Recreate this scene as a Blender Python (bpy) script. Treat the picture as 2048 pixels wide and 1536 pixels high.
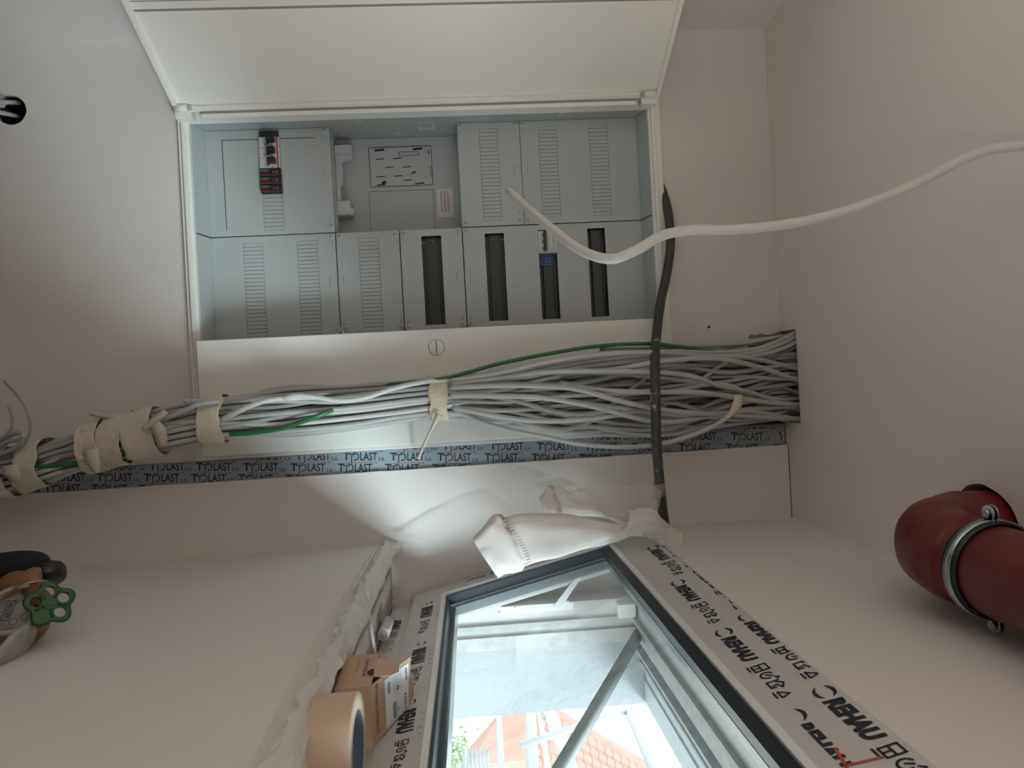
import bpy, bmesh, math, random
from mathutils import Vector, Matrix, noise
random.seed(7)
C = bpy.context.scene.collection
for o in list(bpy.data.objects):
    bpy.data.objects.remove(o)
sc = bpy.context.scene

# ------------------------------------------------------------------ camera
# world: X right along the panel wall, Y towards the panel wall, Z up; the phone was held turned a quarter round
F = 1420.0
RR = Vector((0.05422015, -0.06034474, 0.99670391))   # image right
RD = Vector((0.99852817, 0.00198341, -0.0541993))    # image down
RF = Vector((0.00129377, 0.99817562, 0.06036347))    # forward
cam_d = bpy.data.cameras.new('camera')
cam = bpy.data.objects.new('camera', cam_d)
C.objects.link(cam)
cam_d.sensor_fit = 'HORIZONTAL'
cam_d.sensor_width = 36.0
cam_d.lens = F * 36.0 / 2048.0
cam_d.clip_start = 0.02
cam_d.clip_end = 200
m = Matrix.Identity(4)
for i in range(3):
    m[i][0] = RR[i]
    m[i][1] = -RD[i]
    m[i][2] = -RF[i]
cam.matrix_world = m
sc.camera = cam
cam_d.dof.use_dof = True
cam_d.dof.focus_distance = 1.6
cam_d.dof.aperture_fstop = 26.0

# ------------------------------------------------------------------ light and exposure
sc.view_settings.view_transform = 'Standard'
sc.view_settings.look = 'None'
sc.view_settings.gamma = 1.0
sc.view_settings.use_curve_mapping = False
sc.view_settings.exposure = 0.0
SKY = 4.2
wd = bpy.data.worlds.new('overcast_sky')
sc.world = wd
wd.use_nodes = True
nt = wd.node_tree
nt.nodes.clear()
wo = nt.nodes.new('ShaderNodeOutputWorld')
bg = nt.nodes.new('ShaderNodeBackground')
bg.inputs[0].default_value = (0.86, 0.93, 1.0, 1)
bg.inputs[1].default_value = SKY
nt.links.new(bg.outputs[0], wo.inputs[0])
try:
    sc.cycles.use_denoising = True
    sc.cycles.sample_clamp_indirect = 8.0
    sc.cycles.max_bounces = 10
    sc.cycles.diffuse_bounces = 6
    sc.cycles.transparent_max_bounces = 16
    sc.cycles.caustics_reflective = False
    sc.cycles.caustics_refractive = False
except Exception:
    pass


def area(name, loc, direction, sx, sy, energy, color, portal=False):
    d = bpy.data.lights.new(name, 'AREA')
    d.shape = 'RECTANGLE'
    d.size = sx
    d.size_y = sy
    d.energy = energy
    d.color = color
    if portal:
        d.cycles.is_portal = True
    o = bpy.data.objects.new(name, d)
    C.objects.link(o)
    o.location = loc
    o.rotation_euler = Vector(direction).to_track_quat('-Z', 'Y').to_euler()
    return o


area('window_portal', (0.80, 0.70, 0.1), (-1, 0, 0), 2.4, 1.1, 1, (1, 1, 1), portal=True)
FILL = 0.3
area('rear_fill_light', (-0.25, -1.45, -0.6), (0, 1, 0.12), 0.9, 1.9, FILL, (1.0, 0.86, 0.76))  # added warm fill behind the camera, stands before a closed wall


area('side_fill_light', (0.33, -0.55, 0.10), (-1, 0.35, 0.12), 0.8, 0.9, 19.0, (1.0, 0.94, 0.86))  # added fill out of view, brightens the open door and left wall
bpy.data.lights['side_fill_light'].spread = math.radians(110)
# veiled daylight: a wide, soft sun slanting in through the window
sd = bpy.data.lights.new('veiled_sun', 'SUN')
sd.energy = 6.0
sd.angle = math.radians(21)
sd.color = (0.80, 0.93, 1.0)
so = bpy.data.objects.new('veiled_sun', sd)
C.objects.link(so)
so.rotation_euler = Vector((-1.0, 1.05, -0.84)).to_track_quat('-Z', 'Y').to_euler()


def ray(x, y):
    return RR * ((x - 1024) / F) + RD * ((y - 768) / F) + RF


def at(x, y, X=None, Y=None, Z=None):
    """the point of the plane X=, Y= or Z= seen in that direction"""
    r = ray(x, y)
    if X is not None:
        return r * (X / r.x)
    if Y is not None:
        return r * (Y / r.y)
    return r * (Z / r.z)


# ------------------------------------------------------------------ materials
MATS = {}


def mat(name, col, rough=0.6, metal=0.0, var=0.0, vscale=8.0, bump=0.0, bscale=60.0, spec=0.5, trans=0.0, sheen=0.0, sss=0.0):
    if name in MATS:
        return MATS[name]
    mt = bpy.data.materials.new(name)
    mt.use_nodes = True
    n = mt.node_tree
    b = n.nodes['Principled BSDF']
    b.inputs['Base Color'].default_value = (*col, 1)
    b.inputs['Roughness'].default_value = rough
    b.inputs['Metallic'].default_value = metal
    b.inputs['Specular IOR Level'].default_value = spec
    if trans:
        b.inputs['Transmission Weight'].default_value = trans
    tc = n.nodes.new('ShaderNodeTexCoord')
    if var:
        nz = n.nodes.new('ShaderNodeTexNoise')
        nz.inputs['Scale'].default_value = vscale
        nz.inputs['Detail'].default_value = 5
        n.links.new(tc.outputs['Object'], nz.inputs['Vector'])
        rp = n.nodes.new('ShaderNodeValToRGB')
        rp.color_ramp.elements[0].position = 0.3
        rp.color_ramp.elements[1].position = 0.7
        rp.color_ramp.elements[0].color = (*[c * (1 - var) for c in col], 1)
        rp.color_ramp.elements[1].color = (*[min(1, c * (1 + var)) for c in col], 1)
        n.links.new(nz.outputs['Fac'], rp.inputs['Fac'])
        n.links.new(rp.outputs['Color'], b.inputs['Base Color'])
    if bump:
        nb = n.nodes.new('ShaderNodeTexNoise')
        nb.inputs['Scale'].default_value = bscale
        nb.inputs['Detail'].default_value = 6
        n.links.new(tc.outputs['Object'], nb.inputs['Vector'])
        bp = n.nodes.new('ShaderNodeBump')
        bp.inputs['Strength'].default_value = bump
        bp.inputs['Distance'].default_value = 0.002
        n.links.new(nb.outputs['Fac'], bp.inputs['Height'])
        n.links.new(bp.outputs['Normal'], b.inputs['Normal'])
    MATS[name] = mt
    return mt


def film_mat(name, col, alpha, rough=0.35, wrinkle=0.6):
    """thin translucent film: part see-through, part milky"""
    mt = bpy.data.materials.new(name)
    mt.use_nodes = True
    n = mt.node_tree
    n.nodes.clear()
    out = n.nodes.new('ShaderNodeOutputMaterial')
    mix = n.nodes.new('ShaderNodeMixShader')
    tr = n.nodes.new('ShaderNodeBsdfTransparent')
    add = n.nodes.new('ShaderNodeMixShader')
    df = n.nodes.new('ShaderNodeBsdfPrincipled')
    tl = n.nodes.new('ShaderNodeBsdfTranslucent')
    df.inputs['Base Color'].default_value = (*col, 1)
    df.inputs['Roughness'].default_value = rough
    tl.inputs['Color'].default_value = (*col, 1)
    add.inputs['Fac'].default_value = 0.4
    nz = n.nodes.new('ShaderNodeTexNoise')
    nz.inputs['Scale'].default_value = 30
    tc = n.nodes.new('ShaderNodeTexCoord')
    n.links.new(tc.outputs['Object'], nz.inputs['Vector'])
    bp = n.nodes.new('ShaderNodeBump')
    bp.inputs['Strength'].default_value = wrinkle
    bp.inputs['Distance'].default_value = 0.004
    n.links.new(nz.outputs['Fac'], bp.inputs['Height'])
    n.links.new(bp.outputs['Normal'], df.inputs['Normal'])
    mix.inputs['Fac'].default_value = alpha
    n.links.new(tr.outputs[0], mix.inputs[1])
    n.links.new(df.outputs[0], add.inputs[1])
    n.links.new(tl.outputs[0], add.inputs[2])
    n.links.new(add.outputs[0], mix.inputs[2])
    n.links.new(mix.outputs[0], out.inputs['Surface'])
    return mt


def glass_mat():
    mt = bpy.data.materials.new('window_glass')
    mt.use_nodes = True
    n = mt.node_tree
    n.nodes.clear()
    out = n.nodes.new('ShaderNodeOutputMaterial')
    mix = n.nodes.new('ShaderNodeMixShader')
    tr = n.nodes.new('ShaderNodeBsdfTransparent')
    tr.inputs[0].default_value = (0.93, 0.97, 0.96, 1)
    gl = n.nodes.new('ShaderNodeBsdfGlossy')
    gl.inputs['Roughness'].default_value = 0.02
    fr = n.nodes.new('ShaderNodeFresnel')
    geo = n.nodes.new('ShaderNodeNewGeometry')
    ior = n.nodes.new('ShaderNodeMapRange')   # the far face of the pane is left, not entered
    ior.inputs[3].default_value = 1.45
    ior.inputs[4].default_value = 1 / 1.45
    n.links.new(geo.outputs['Backfacing'], ior.inputs[0])
    n.links.new(ior.outputs[0], fr.inputs['IOR'])
    n.links.new(fr.outputs[0], mix.inputs['Fac'])
    n.links.new(tr.outputs[0], mix.inputs[1])
    n.links.new(gl.outputs[0], mix.inputs[2])
    # site dust: a thin uneven matt layer on the pane
    df = n.nodes.new('ShaderNodeBsdfDiffuse')
    df.inputs[0].default_value = (0.8, 0.82, 0.82, 1)
    tl = n.nodes.new('ShaderNodeBsdfTranslucent')
    tl.inputs[0].default_value = (0.8, 0.82, 0.82, 1)
    dm = n.nodes.new('ShaderNodeMixShader')
    n.links.new(df.outputs[0], dm.inputs[1])
    n.links.new(tl.outputs[0], dm.inputs[2])
    nz = n.nodes.new('ShaderNodeTexNoise')
    nz.inputs['Scale'].default_value = 5
    nz.inputs['Detail'].default_value = 8
    tc = n.nodes.new('ShaderNodeTexCoord')
    n.links.new(tc.outputs['Object'], nz.inputs['Vector'])
    mr = n.nodes.new('ShaderNodeMapRange')
    mr.inputs[1].default_value = 0.3
    mr.inputs[2].default_value = 0.8
    mr.inputs[3].default_value = 0.004
    mr.inputs[4].default_value = 0.03
    n.links.new(nz.outputs['Fac'], mr.inputs[0])
    m2 = n.nodes.new('ShaderNodeMixShader')
    n.links.new(mr.outputs[0], m2.inputs['Fac'])
    n.links.new(mix.outputs[0], m2.inputs[1])
    n.links.new(dm.outputs[0], m2.inputs[2])
    n.links.new(m2.outputs[0], out.inputs['Surface'])
    return mt


WALL = mat('white_plaster', (0.74, 0.695, 0.665), 0.9, var=0.02, vscale=3, bump=0.12, bscale=90, spec=0.2)
CEIL = mat('ceiling_plaster', (0.84, 0.78, 0.735), 0.9, var=0.02, vscale=2, bump=0.1, bscale=80, spec=0.2)
PCW = mat('white_powder_coat', (0.86, 0.85, 0.81), 0.38, spec=0.45)
GREY = mat('grey_plastic', (0.47, 0.51, 0.51), 0.42, spec=0.45)
GREY2 = mat('grey_plastic_backing', (0.40, 0.43, 0.42), 0.5)
DARK = mat('gap_shade', (0.02, 0.022, 0.022), 0.7)  # near-black in place of the shade inside holes and slots
RAILM = mat('dark_rail_plastic', (0.035, 0.042, 0.044), 0.35)
BLACK = mat('black_plastic', (0.012, 0.012, 0.014), 0.35)
RED = mat('red_plastic', (0.55, 0.05, 0.05), 0.45)
DWHITE = mat('device_white', (0.62, 0.64, 0.64), 0.45)
BLUE = mat('blue_plastic', (0.03, 0.13, 0.40), 0.45)
INK = mat('black_ink', (0.015, 0.02, 0.03), 0.6)
INKB = mat('grey_ink', (0.05, 0.05, 0.05), 0.6)
REDINK = mat('red_ink', (0.5, 0.08, 0.06), 0.6)
CABG = mat('grey_cable_sheath', (0.47, 0.47, 0.46), 0.42, var=0.08, vscale=9)
CABG2 = mat('dark_grey_cable_sheath', (0.34, 0.35, 0.35), 0.45, var=0.08, vscale=9)
CABW = mat('light_cable_sheath', (0.60, 0.59, 0.57), 0.42, var=0.04, vscale=9)
CABGR = mat('green_cable_sheath', (0.03, 0.17, 0.06), 0.35, var=0.1)
CABGR2 = mat('dark_grey_green_sheath', (0.20, 0.25, 0.24), 0.4)
TAPE = mat('masking_tape', (0.66, 0.58, 0.45), 0.75, var=0.07, vscale=30, bump=0.5, bscale=160)
TAPEF = mat('pale_crumpled_tape', (0.62, 0.57, 0.49), 0.7, var=0.08, vscale=20, bump=0.6, bscale=120)
CARD = mat('brown_cardboard', (0.50, 0.34, 0.23), 0.8, var=0.06, vscale=25, bump=0.15, bscale=200)
CARDIN = mat('cardboard_inside', (0.42, 0.29, 0.2), 0.9)
PAPER = mat('white_label_paper', (0.78, 0.82, 0.86), 0.5)
LILAC = mat('grey_lilac_ink', (0.13, 0.10, 0.14), 0.6)
STRIPM = mat('grey_blue_foil_tape', (0.30, 0.36, 0.41), 0.35, var=0.05, vscale=4)
PVC = mat('white_window_profile', (0.68, 0.67, 0.66), 0.35, spec=0.4)
FILMP = mat('protective_film', (0.60, 0.575, 0.56), 0.42, var=0.03, vscale=6)
BEAD = mat('white_glazing_bead', (0.80, 0.81, 0.80), 0.3)
GASK = mat('black_rubber_gasket', (0.016, 0.024, 0.034), 0.4)
GASK2 = mat('dark_frame_rebate', (0.16, 0.19, 0.21), 0.25)
STEEL = mat('galvanised_steel', (0.45, 0.52, 0.53), 0.28, metal=0.9)
REDT = mat('red_duct_tape', (0.13, 0.013, 0.012), 0.42, var=0.2, vscale=14, bump=0.5, bscale=40)
REDT2 = mat('bright_red_tape', (0.24, 0.02, 0.02), 0.42, var=0.1, vscale=14)
BRASS = mat('aged_brass', (0.27, 0.14, 0.075), 0.45, metal=0.35, var=0.2, vscale=40)
GREEN = mat('green_handwheel_plastic', (0.010, 0.085, 0.022), 0.35)
FOAM = mat('black_pipe_foam', (0.012, 0.014, 0.02), 0.85, bump=0.6, bscale=80)
METERP = mat('dusty_clear_plastic', (0.36, 0.35, 0.33), 0.35, var=0.25, vscale=60)
CLOTH = mat('white_cotton_fabric', (0.80, 0.75, 0.72), 0.9, var=0.03, vscale=20, bump=0.3, bscale=260)
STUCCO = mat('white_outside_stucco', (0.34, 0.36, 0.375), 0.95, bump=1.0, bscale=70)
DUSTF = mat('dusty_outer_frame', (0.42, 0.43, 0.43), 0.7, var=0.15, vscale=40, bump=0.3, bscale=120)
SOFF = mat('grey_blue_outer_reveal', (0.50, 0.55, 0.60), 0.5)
TILE = mat('red_roof_tile', (0.42, 0.22, 0.17), 0.75, var=0.12, vscale=1.5)
SCAF = mat('scaffold_tube', (0.36, 0.37, 0.37), 0.55, metal=0.2)
PLANK = mat('scaffold_plank', (0.52, 0.50, 0.46), 0.8, var=0.08, vscale=6)
NWALL = mat('neighbour_plaster', (0.7, 0.68, 0.62), 0.9)
FENCE = mat('grey_fence_paint', (0.20, 0.24, 0.27), 0.6)
LEAF = mat('shrub_leaves', (0.16, 0.24, 0.09), 0.8, var=0.4, vscale=6)
GROUND = mat('pale_ground', (0.45, 0.44, 0.40), 0.95)
ROUGHH = mat('rough_brown_plaster', (0.20, 0.15, 0.13), 0.95, var=0.4, vscale=40, bump=1.0, bscale=60)
BROWN = mat('brown_primer', (0.30, 0.22, 0.19), 0.9, var=0.1, vscale=40)
PIPED = mat('black_dusty_conduit', (0.05, 0.047, 0.045), 0.45, bump=0.3, bscale=60)
SILLM = mat('brown_sill_paper', (0.42, 0.36, 0.32), 0.75, var=0.05, vscale=6)
SILLW = mat('white_sill_board', (0.62, 0.60, 0.57), 0.5, var=0.03, vscale=6)
FLOORM = mat('concrete_floor', (0.17, 0.14, 0.12), 0.9, var=0.1, vscale=3)
FILM = film_mat('clear_masking_film', (0.80, 0.78, 0.75), 0.26)
FILM2 = film_mat('milky_masking_film', (0.74, 0.70, 0.66), 0.45)
FILM3 = film_mat('white_crumpled_film', (0.92, 0.90, 0.86), 0.90, wrinkle=1.0)
GLASS = glass_mat()


def dirty(mt, dirt, lo=0.55, hi=0.62, scale=22):
    """splashes of plaster on a base colour"""
    n = mt.node_tree
    b = n.nodes['Principled BSDF']
    tc = n.nodes.new('ShaderNodeTexCoord')
    nz = n.nodes.new('ShaderNodeTexNoise')
    nz.inputs['Scale'].default_value = scale
    nz.inputs['Detail'].default_value = 7
    nz.inputs['Roughness'].default_value = 0.65
    n.links.new(tc.outputs['Object'], nz.inputs['Vector'])
    rp = n.nodes.new('ShaderNodeValToRGB')
    rp.color_ramp.elements[0].position = lo
    rp.color_ramp.elements[1].position = hi
    rp.color_ramp.elements[0].color = b.inputs['Base Color'].default_value[:]
    rp.color_ramp.elements[1].color = (*dirt, 1)
    n.links.new(nz.outputs['Fac'], rp.inputs['Fac'])
    n.links.new(rp.outputs['Color'], b.inputs['Base Color'])


dirty(PIPED, (0.45, 0.42, 0.39), 0.60, 0.70, 30)


# ------------------------------------------------------------------ mesh helpers
class MB:
    def __init__(s):
        s.v = []
        s.f = []
        s.sm = []

    def add(s, vs, fs, smooth=False, M=None):
        k = len(s.v)
        for p in vs:
            p = Vector(p)
            s.v.append(tuple(M @ p) if M is not None else tuple(p))
        for q in fs:
            s.f.append([k + i for i in q])
            s.sm.append(smooth)
        return s

    def box(s, x0, x1, y0, y1, z0, z1, M=None):
        vs = [(x, y, z) for x in (x0, x1) for y in (y0, y1) for z in (z0, z1)]
        return s.add(vs, [(0, 1, 3, 2), (4, 6, 7, 5), (0, 4, 5, 1), (2, 3, 7, 6), (0, 2, 6, 4), (1, 5, 7, 3)], M=M)

    def prism(s, poly, w0, w1, fn):
        """poly in 2D, pushed from w0 to w1; fn(u, v, w) gives the point"""
        n = len(poly)
        vs = [fn(u, v, w0) for u, v in poly] + [fn(u, v, w1) for u, v in poly]
        fs = [list(range(n)), list(range(2 * n - 1, n - 1, -1))]
        for i in range(n):
            j = (i + 1) % n
            fs.append((i, i + n, j + n, j))
        return s.add(vs, fs)

    def tube(s, pts, r, n=10, caps=True, flat=None):
        """round tube along points; r a number or a list"""
        pts = [Vector(p) for p in pts]
        N = len(pts)
        rs = r if isinstance(r, (list, tuple)) else [r] * N
        vs = []
        up = None
        for i, p in enumerate(pts):
            t = (pts[min(i + 1, N - 1)] - pts[max(i - 1, 0)])
            t = t.normalized() if t.length > 1e-9 else Vector((0, 0, 1))
            if up is None:
                up = t.orthogonal().normalized()
            up = (up - t * up.dot(t))
            up = up.normalized() if up.length > 1e-6 else t.orthogonal().normalized()
            sd = t.cross(up)
            for k in range(n):
                a = 2 * math.pi * k / n
                vs.append(p + up * (rs[i] * math.cos(a)) + sd * (rs[i] * math.sin(a) * (flat or 1)))
        fs = []
        for i in range(N - 1):
            for k in range(n):
                k2 = (k + 1) % n
                fs.append((i * n + k, i * n + k2, (i + 1) * n + k2, (i + 1) * n + k))
        s.add(vs, fs, True)
        if caps:
            b = len(s.v) - len(vs)
            s.f.append([b + k for k in range(n)][::-1])
            s.sm.append(False)
            s.f.append([b + (N - 1) * n + k for k in range(n)])
            s.sm.append(False)
        return s

    def lathe(s, prof, n, M, close=False):
        """prof: (radius, height) pairs about local z"""
        vs = []
        for r, h in prof:
            for k in range(n):
                a = 2 * math.pi * k / n
                vs.append((r * math.cos(a), r * math.sin(a), h))
        fs = []
        L = len(prof)
        for i in range(L if close else L - 1):
            i2 = (i + 1) % L
            for k in range(n):
                k2 = (k + 1) % n
                fs.append((i * n + k, i * n + k2, i2 * n + k2, i2 * n + k))
        s.add(vs, fs, True, M)
        if not close:
            b = len(s.v) - len(vs)
            if prof[0][0] > 1e-6:
                s.f.append([b + k for k in range(n)][::-1])
                s.sm.append(False)
            if prof[-1][0] > 1e-6:
                s.f.append([b + (L - 1) * n + k for k in range(n)])
                s.sm.append(False)
        return s

    def grid(s, rows, smooth=True, closed=False):
        nr, nc = len(rows), len(rows[0])
        vs = [p for r in rows for p in r]
        fs = []
        for i in range(nr - 1):
            for j in range(nc if closed else nc - 1):
                j2 = (j + 1) % nc
                fs.append((i * nc + j, i * nc + j2, (i + 1) * nc + j2, (i + 1) * nc + j))
        return s.add(vs, fs, smooth)

    def build(s, name, material, parent=None, bevel=0.0, solid=0.0, weld=False):
        me = bpy.data.meshes.new(name)
        me.from_pydata(s.v, [], s.f)
        me.polygons.foreach_set('use_smooth', s.sm)
        bm = bmesh.new()
        bm.from_mesh(me)
        if weld:
            bmesh.ops.remove_doubles(bm, verts=bm.verts, dist=1e-5)
        bmesh.ops.recalc_face_normals(bm, faces=bm.faces)
        bm.to_mesh(me)
        bm.free()
        me.materials.append(material)
        o = bpy.data.objects.new(name, me)
        C.objects.link(o)
        if parent is not None:
            o.parent = parent
            # parents sit at their own origin; children keep world placing
            o.matrix_parent_inverse = PINV.get(parent.name, Matrix.Identity(4))
        if bevel:
            b = o.modifiers.new('bevel', 'BEVEL')
            b.width = bevel
            b.segments = 2
            b.limit_method = 'ANGLE'
        if solid:
            b = o.modifiers.new('thickness', 'SOLIDIFY')
            b.thickness = solid
            b.offset = 0
        PINV[o.name] = Matrix.Identity(4)
        return o


PINV = {}


def tag(o, label=None, cat=None, group=None, kind=None):
    for k, v in (('label', label), ('category', cat), ('group', group), ('kind', kind)):
        if v:
            o[k] = v
    return o


def thing(name, loc, label, cat, group=None):
    o = bpy.data.objects.new(name, None)
    o.empty_display_size = 0.05
    C.objects.link(o)
    o.location = loc
    PINV[o.name] = Matrix.Translation(loc).inverted()
    return tag(o, label, cat, group)


def struct(o):
    o['kind'] = 'structure'
    return o


def catmull(P, n=8):
    P = [Vector(p) for p in P]
    Q = [P[0] * 2 - P[1]] + P + [P[-1] * 2 - P[-2]]
    out = []
    for i in range(1, len(Q) - 2):
        a, b, c, d = Q[i - 1:i + 3]
        for k in range(n):
            t = k / n
            out.append(0.5 * ((2 * b) + (c - a) * t + (2 * a - 5 * b + 4 * c - d) * t * t + (3 * b - a - 3 * c + d) * t ** 3))
    out.append(P[-1])
    return out


def pxpath(L, n=8):
    """list of (px, py, Y) -> smooth path in the room"""
    return catmull([at(x, y, Y=Y) for x, y, Y in L], n)


def holed(fn, u0, u1, v0, v1, rects=(), circles=(), t=0.1, poly=()):
    """a slab with rectangular and round openings; fn(u,v,w), w from 0 to t"""
    mb = MB()
    sq = [(c[0] - c[2] * 1.3, c[0] + c[2] * 1.3, c[1] - c[2] * 1.3, c[1] + c[2] * 1.3) for c in circles]
    us = sorted({u0, u1, *[x for r in list(rects) + sq for x in r[:2] if u0 < x < u1]})
    vs = sorted({v0, v1, *[x for r in list(rects) + sq for x in r[2:] if v0 < x < v1]})

    def inside(a, b, R):
        return R[0] - 1e-9 < a < R[1] + 1e-9 and R[2] - 1e-9 < b < R[3] + 1e-9
    for i in range(len(us) - 1):
        for j in range(len(vs) - 1):
            a, b = (us[i] + us[i + 1]) / 2, (vs[j] + vs[j + 1]) / 2
            if any(inside(a, b, R) for R in list(rects) + sq):
                continue
            q = [(us[i], vs[j]), (us[i + 1], vs[j]), (us[i + 1], vs[j + 1]), (us[i], vs[j + 1])]
            mb.add([fn(x, y, 0) for x, y in q], [(0, 1, 2, 3)])
            mb.add([fn(x, y, t) for x, y in q], [(3, 2, 1, 0)])

    def rim(q):
        n = len(q)
        mb.add([fn(x, y, 0) for x, y in q] + [fn(x, y, t) for x, y in q],
               [(k, (k + 1) % n, (k + 1) % n + n, k + n) for k in range(n)])
    for R in list(rects) + [(u0, u1, v0, v1)]:
        rim([(R[0], R[2]), (R[1], R[2]), (R[1], R[3]), (R[0], R[3])])
    for c, R in zip(circles, sq):
        n = 48
        ins = []
        outs = []
        for k in range(n):
            a = 2 * math.pi * (k + 0.5) / n
            ca, sa = math.cos(a), math.sin(a)
            rr = c[2] * (1 + (0.05 * noise.noise((ca * 3, sa * 3, c[0] * 9)) if len(c) > 3 else 0))
            ins.append((c[0] + rr * ca, c[1] + rr * sa))
            mx = max(abs(ca), abs(sa))
            outs.append((c[0] + 1.3 * c[2] * ca / mx, c[1] + 1.3 * c[2] * sa / mx))
        # corner points
        for w, flip in ((0, False), (t, True)):
            vv = [fn(x, y, w) for x, y in ins] + [fn(x, y, w) for x, y in outs]
            ff = []
            for k in range(n):
                k2 = (k + 1) % n
                ff.append((k, k2, k2 + n, k + n))
            mb.add(vv, ff)
            for qx, qy in ((1, 1), (-1, 1), (-1, -1), (1, -1)):
                co = (c[0] + 1.3 * c[2] * qx, c[1] + 1.3 * c[2] * qy)
                near = sorted(outs, key=lambda p: (p[0] - co[0]) ** 2 + (p[1] - co[1]) ** 2)[:2]
                mb.add([fn(*near[0], w), fn(*co, w), fn(*near[1], w)], [(0, 1, 2)])
        rim(ins)
    return mb


# ------------------------------------------------------------------ lettering
_TX = {}


def text_geo(s, bold=0.0, shear=0.0, space=1.0):
    key = (s, bold, shear, space)
    if key in _TX:
        return _TX[key]
    cu = bpy.data.curves.new('t', 'FONT')
    cu.body = s
    cu.size = 1
    cu.offset = bold
    cu.shear = shear
    cu.space_character = space
    cu.resolution_u = 3
    ob = bpy.data.objects.new('t', cu)
    C.objects.link(ob)
    bpy.context.view_layer.update()
    dg = bpy.context.evaluated_depsgraph_get()
    me = bpy.data.meshes.new_from_object(ob.evaluated_get(dg))
    vs = [(v.co.x, v.co.y) for v in me.vertices]
    fs = [tuple(p.vertices) for p in me.polygons]
    bpy.data.objects.remove(ob)
    bpy.data.curves.remove(cu)
    bpy.data.meshes.remove(me)
    _TX[key] = (vs, fs)
    return _TX[key]


CAP = 0.69   # cap height of the built-in font at size 1


def put_text(mb, s, origin, xd, yd, cap, width=None, bold=0.0, shear=0.0, space=1.0, clip=None):
    vs, fs = text_geo(s, bold, shear, space)
    k = cap / CAP
    x0 = min(v[0] for v in vs)
    x1 = max(v[0] for v in vs)
    kx = width / (x1 - x0) if width else k
    origin, xd, yd = Vector(origin), Vector(xd).normalized(), Vector(yd).normalized()
    mb.add([origin + xd * ((x - x0) * kx) + yd * (y * k) for x, y in vs], fs)
    return (x1 - x0) * kx


def stroke(mb, pts, w, fn, closed=False):
    """flat line of width w through 2D points"""
    n = len(pts)
    for i in range(n if closed else n - 1):
        a, b = Vector(pts[i]), Vector(pts[(i + 1) % n])
        d = (b - a)
        if d.length < 1e-9:
            continue
        d.normalize()
        nn = Vector((-d.y, d.x)) * (w / 2)
        a2, b2 = a - d * w * 0.4, b + d * w * 0.4
        mb.add([fn(*p) for p in (a2 - nn, b2 - nn, b2 + nn, a2 + nn)], [(0, 1, 2, 3)])


def clip_mesh(mb, planes):
    """cuts a flat mesh at planes (point, normal pointing to what is cut away)"""
    bm = bmesh.new()
    vs = [bm.verts.new(v) for v in mb.v]
    for f in mb.f:
        try:
            bm.faces.new([vs[i] for i in f])
        except ValueError:
            pass
    for co, no in planes:
        bmesh.ops.bisect_plane(bm, geom=bm.verts[:] + bm.edges[:] + bm.faces[:], plane_co=co, plane_no=no, clear_outer=True)
    bm.verts.ensure_lookup_table()
    bm.verts.index_update()
    out = MB()
    out.add([v.co[:] for v in bm.verts], [[v.index for v in f.verts] for f in bm.faces])
    bm.free()
    return out


# ================================================================== THE ROOM
XL, XR, ZC, ZF, YW, YB = -0.812, 0.353, 0.746, -1.75, 1.65, -1.6
NX0, NX1, NZ0 = 0.00, 0.132, 0.50          # chase behind the cables
CH = (-0.088, 0.128, 1.570, 1.66)            # opening in the ceiling for the cables
hole_c = at(22, 220, Y=YW)
small_h = at(1418, 654, Y=YW)
w_fn = lambda u, v, w: (u, YW + w, v)
ww = holed(w_fn, XL, 0.139, ZF, ZC, rects=[(-0.632, 0.13, -0.60, 0.46), (NX0, NX1, NZ0, ZC)],
           circles=[(hole_c.x, hole_c.z, 0.033, 1), (small_h.x, small_h.z, 0.0035)], t=0.22)
wall_back = struct(ww.build('wall_back', WALL))
# the strip of wall right of the cabinet is plastered a little proud of the foil
sx_b, sx_t = at(0, 992, Y=1.64), at(1570, 890, Y=1.64)
mbp = MB()
ZB, ZT = ZF, ZC + .01
sl = (sx_t.x - sx_b.x) / (sx_t.z - sx_b.z)
xe = lambda z: sx_b.x + sl * (z - sx_b.z)
pl = []
zz = ZB
rr = random.Random(3)
N = 90
for i in range(N + 1):
    z = ZB + (ZT - ZB) * i / N
    pl.append((xe(z) + rr.uniform(-0.0007, 0.0007), z))
pl += [(0.353, ZT), (0.353, ZB)]
mbp.prism(pl, 1.6385, 1.87, lambda u, v, w: (u, w, v))
mbp.box(0.139, 0.353, 1.6385, 1.66, at(1574, 870, Y=1.64).z, ZC + .01)
mbp.box(0.139, 0.20, 1.655, 1.87, ZF, ZC + .01)
struct(mbp.build('wall_back', WALL))
mb = MB()
mb.box(NX0 - .02, NX1 + .02, 1.725, 1.75, NZ0 - .02, ZC)
ch = struct(mb.build('trim_1', ROUGHH))
mb = MB().box(XL - 0.15, XL, YB, YW + .22, ZF, ZC)
struct(mb.build('wall_left', WALL))
mb = MB().box(XL - 0.15, XR + .15, YB - .15, YB, ZF, ZC)
struct(mb.build('wall_front', mat('dark_unseen_wall', (0.22, 0.18, 0.16), 0.95)))  # unseen wall, made dark to hold back bounced light
mb = MB().box(XL - 0.15, XR + .45, YB - .15, YW + .25, ZF - .15, ZF)
struct(mb.build('floor', FLOORM))
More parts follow.
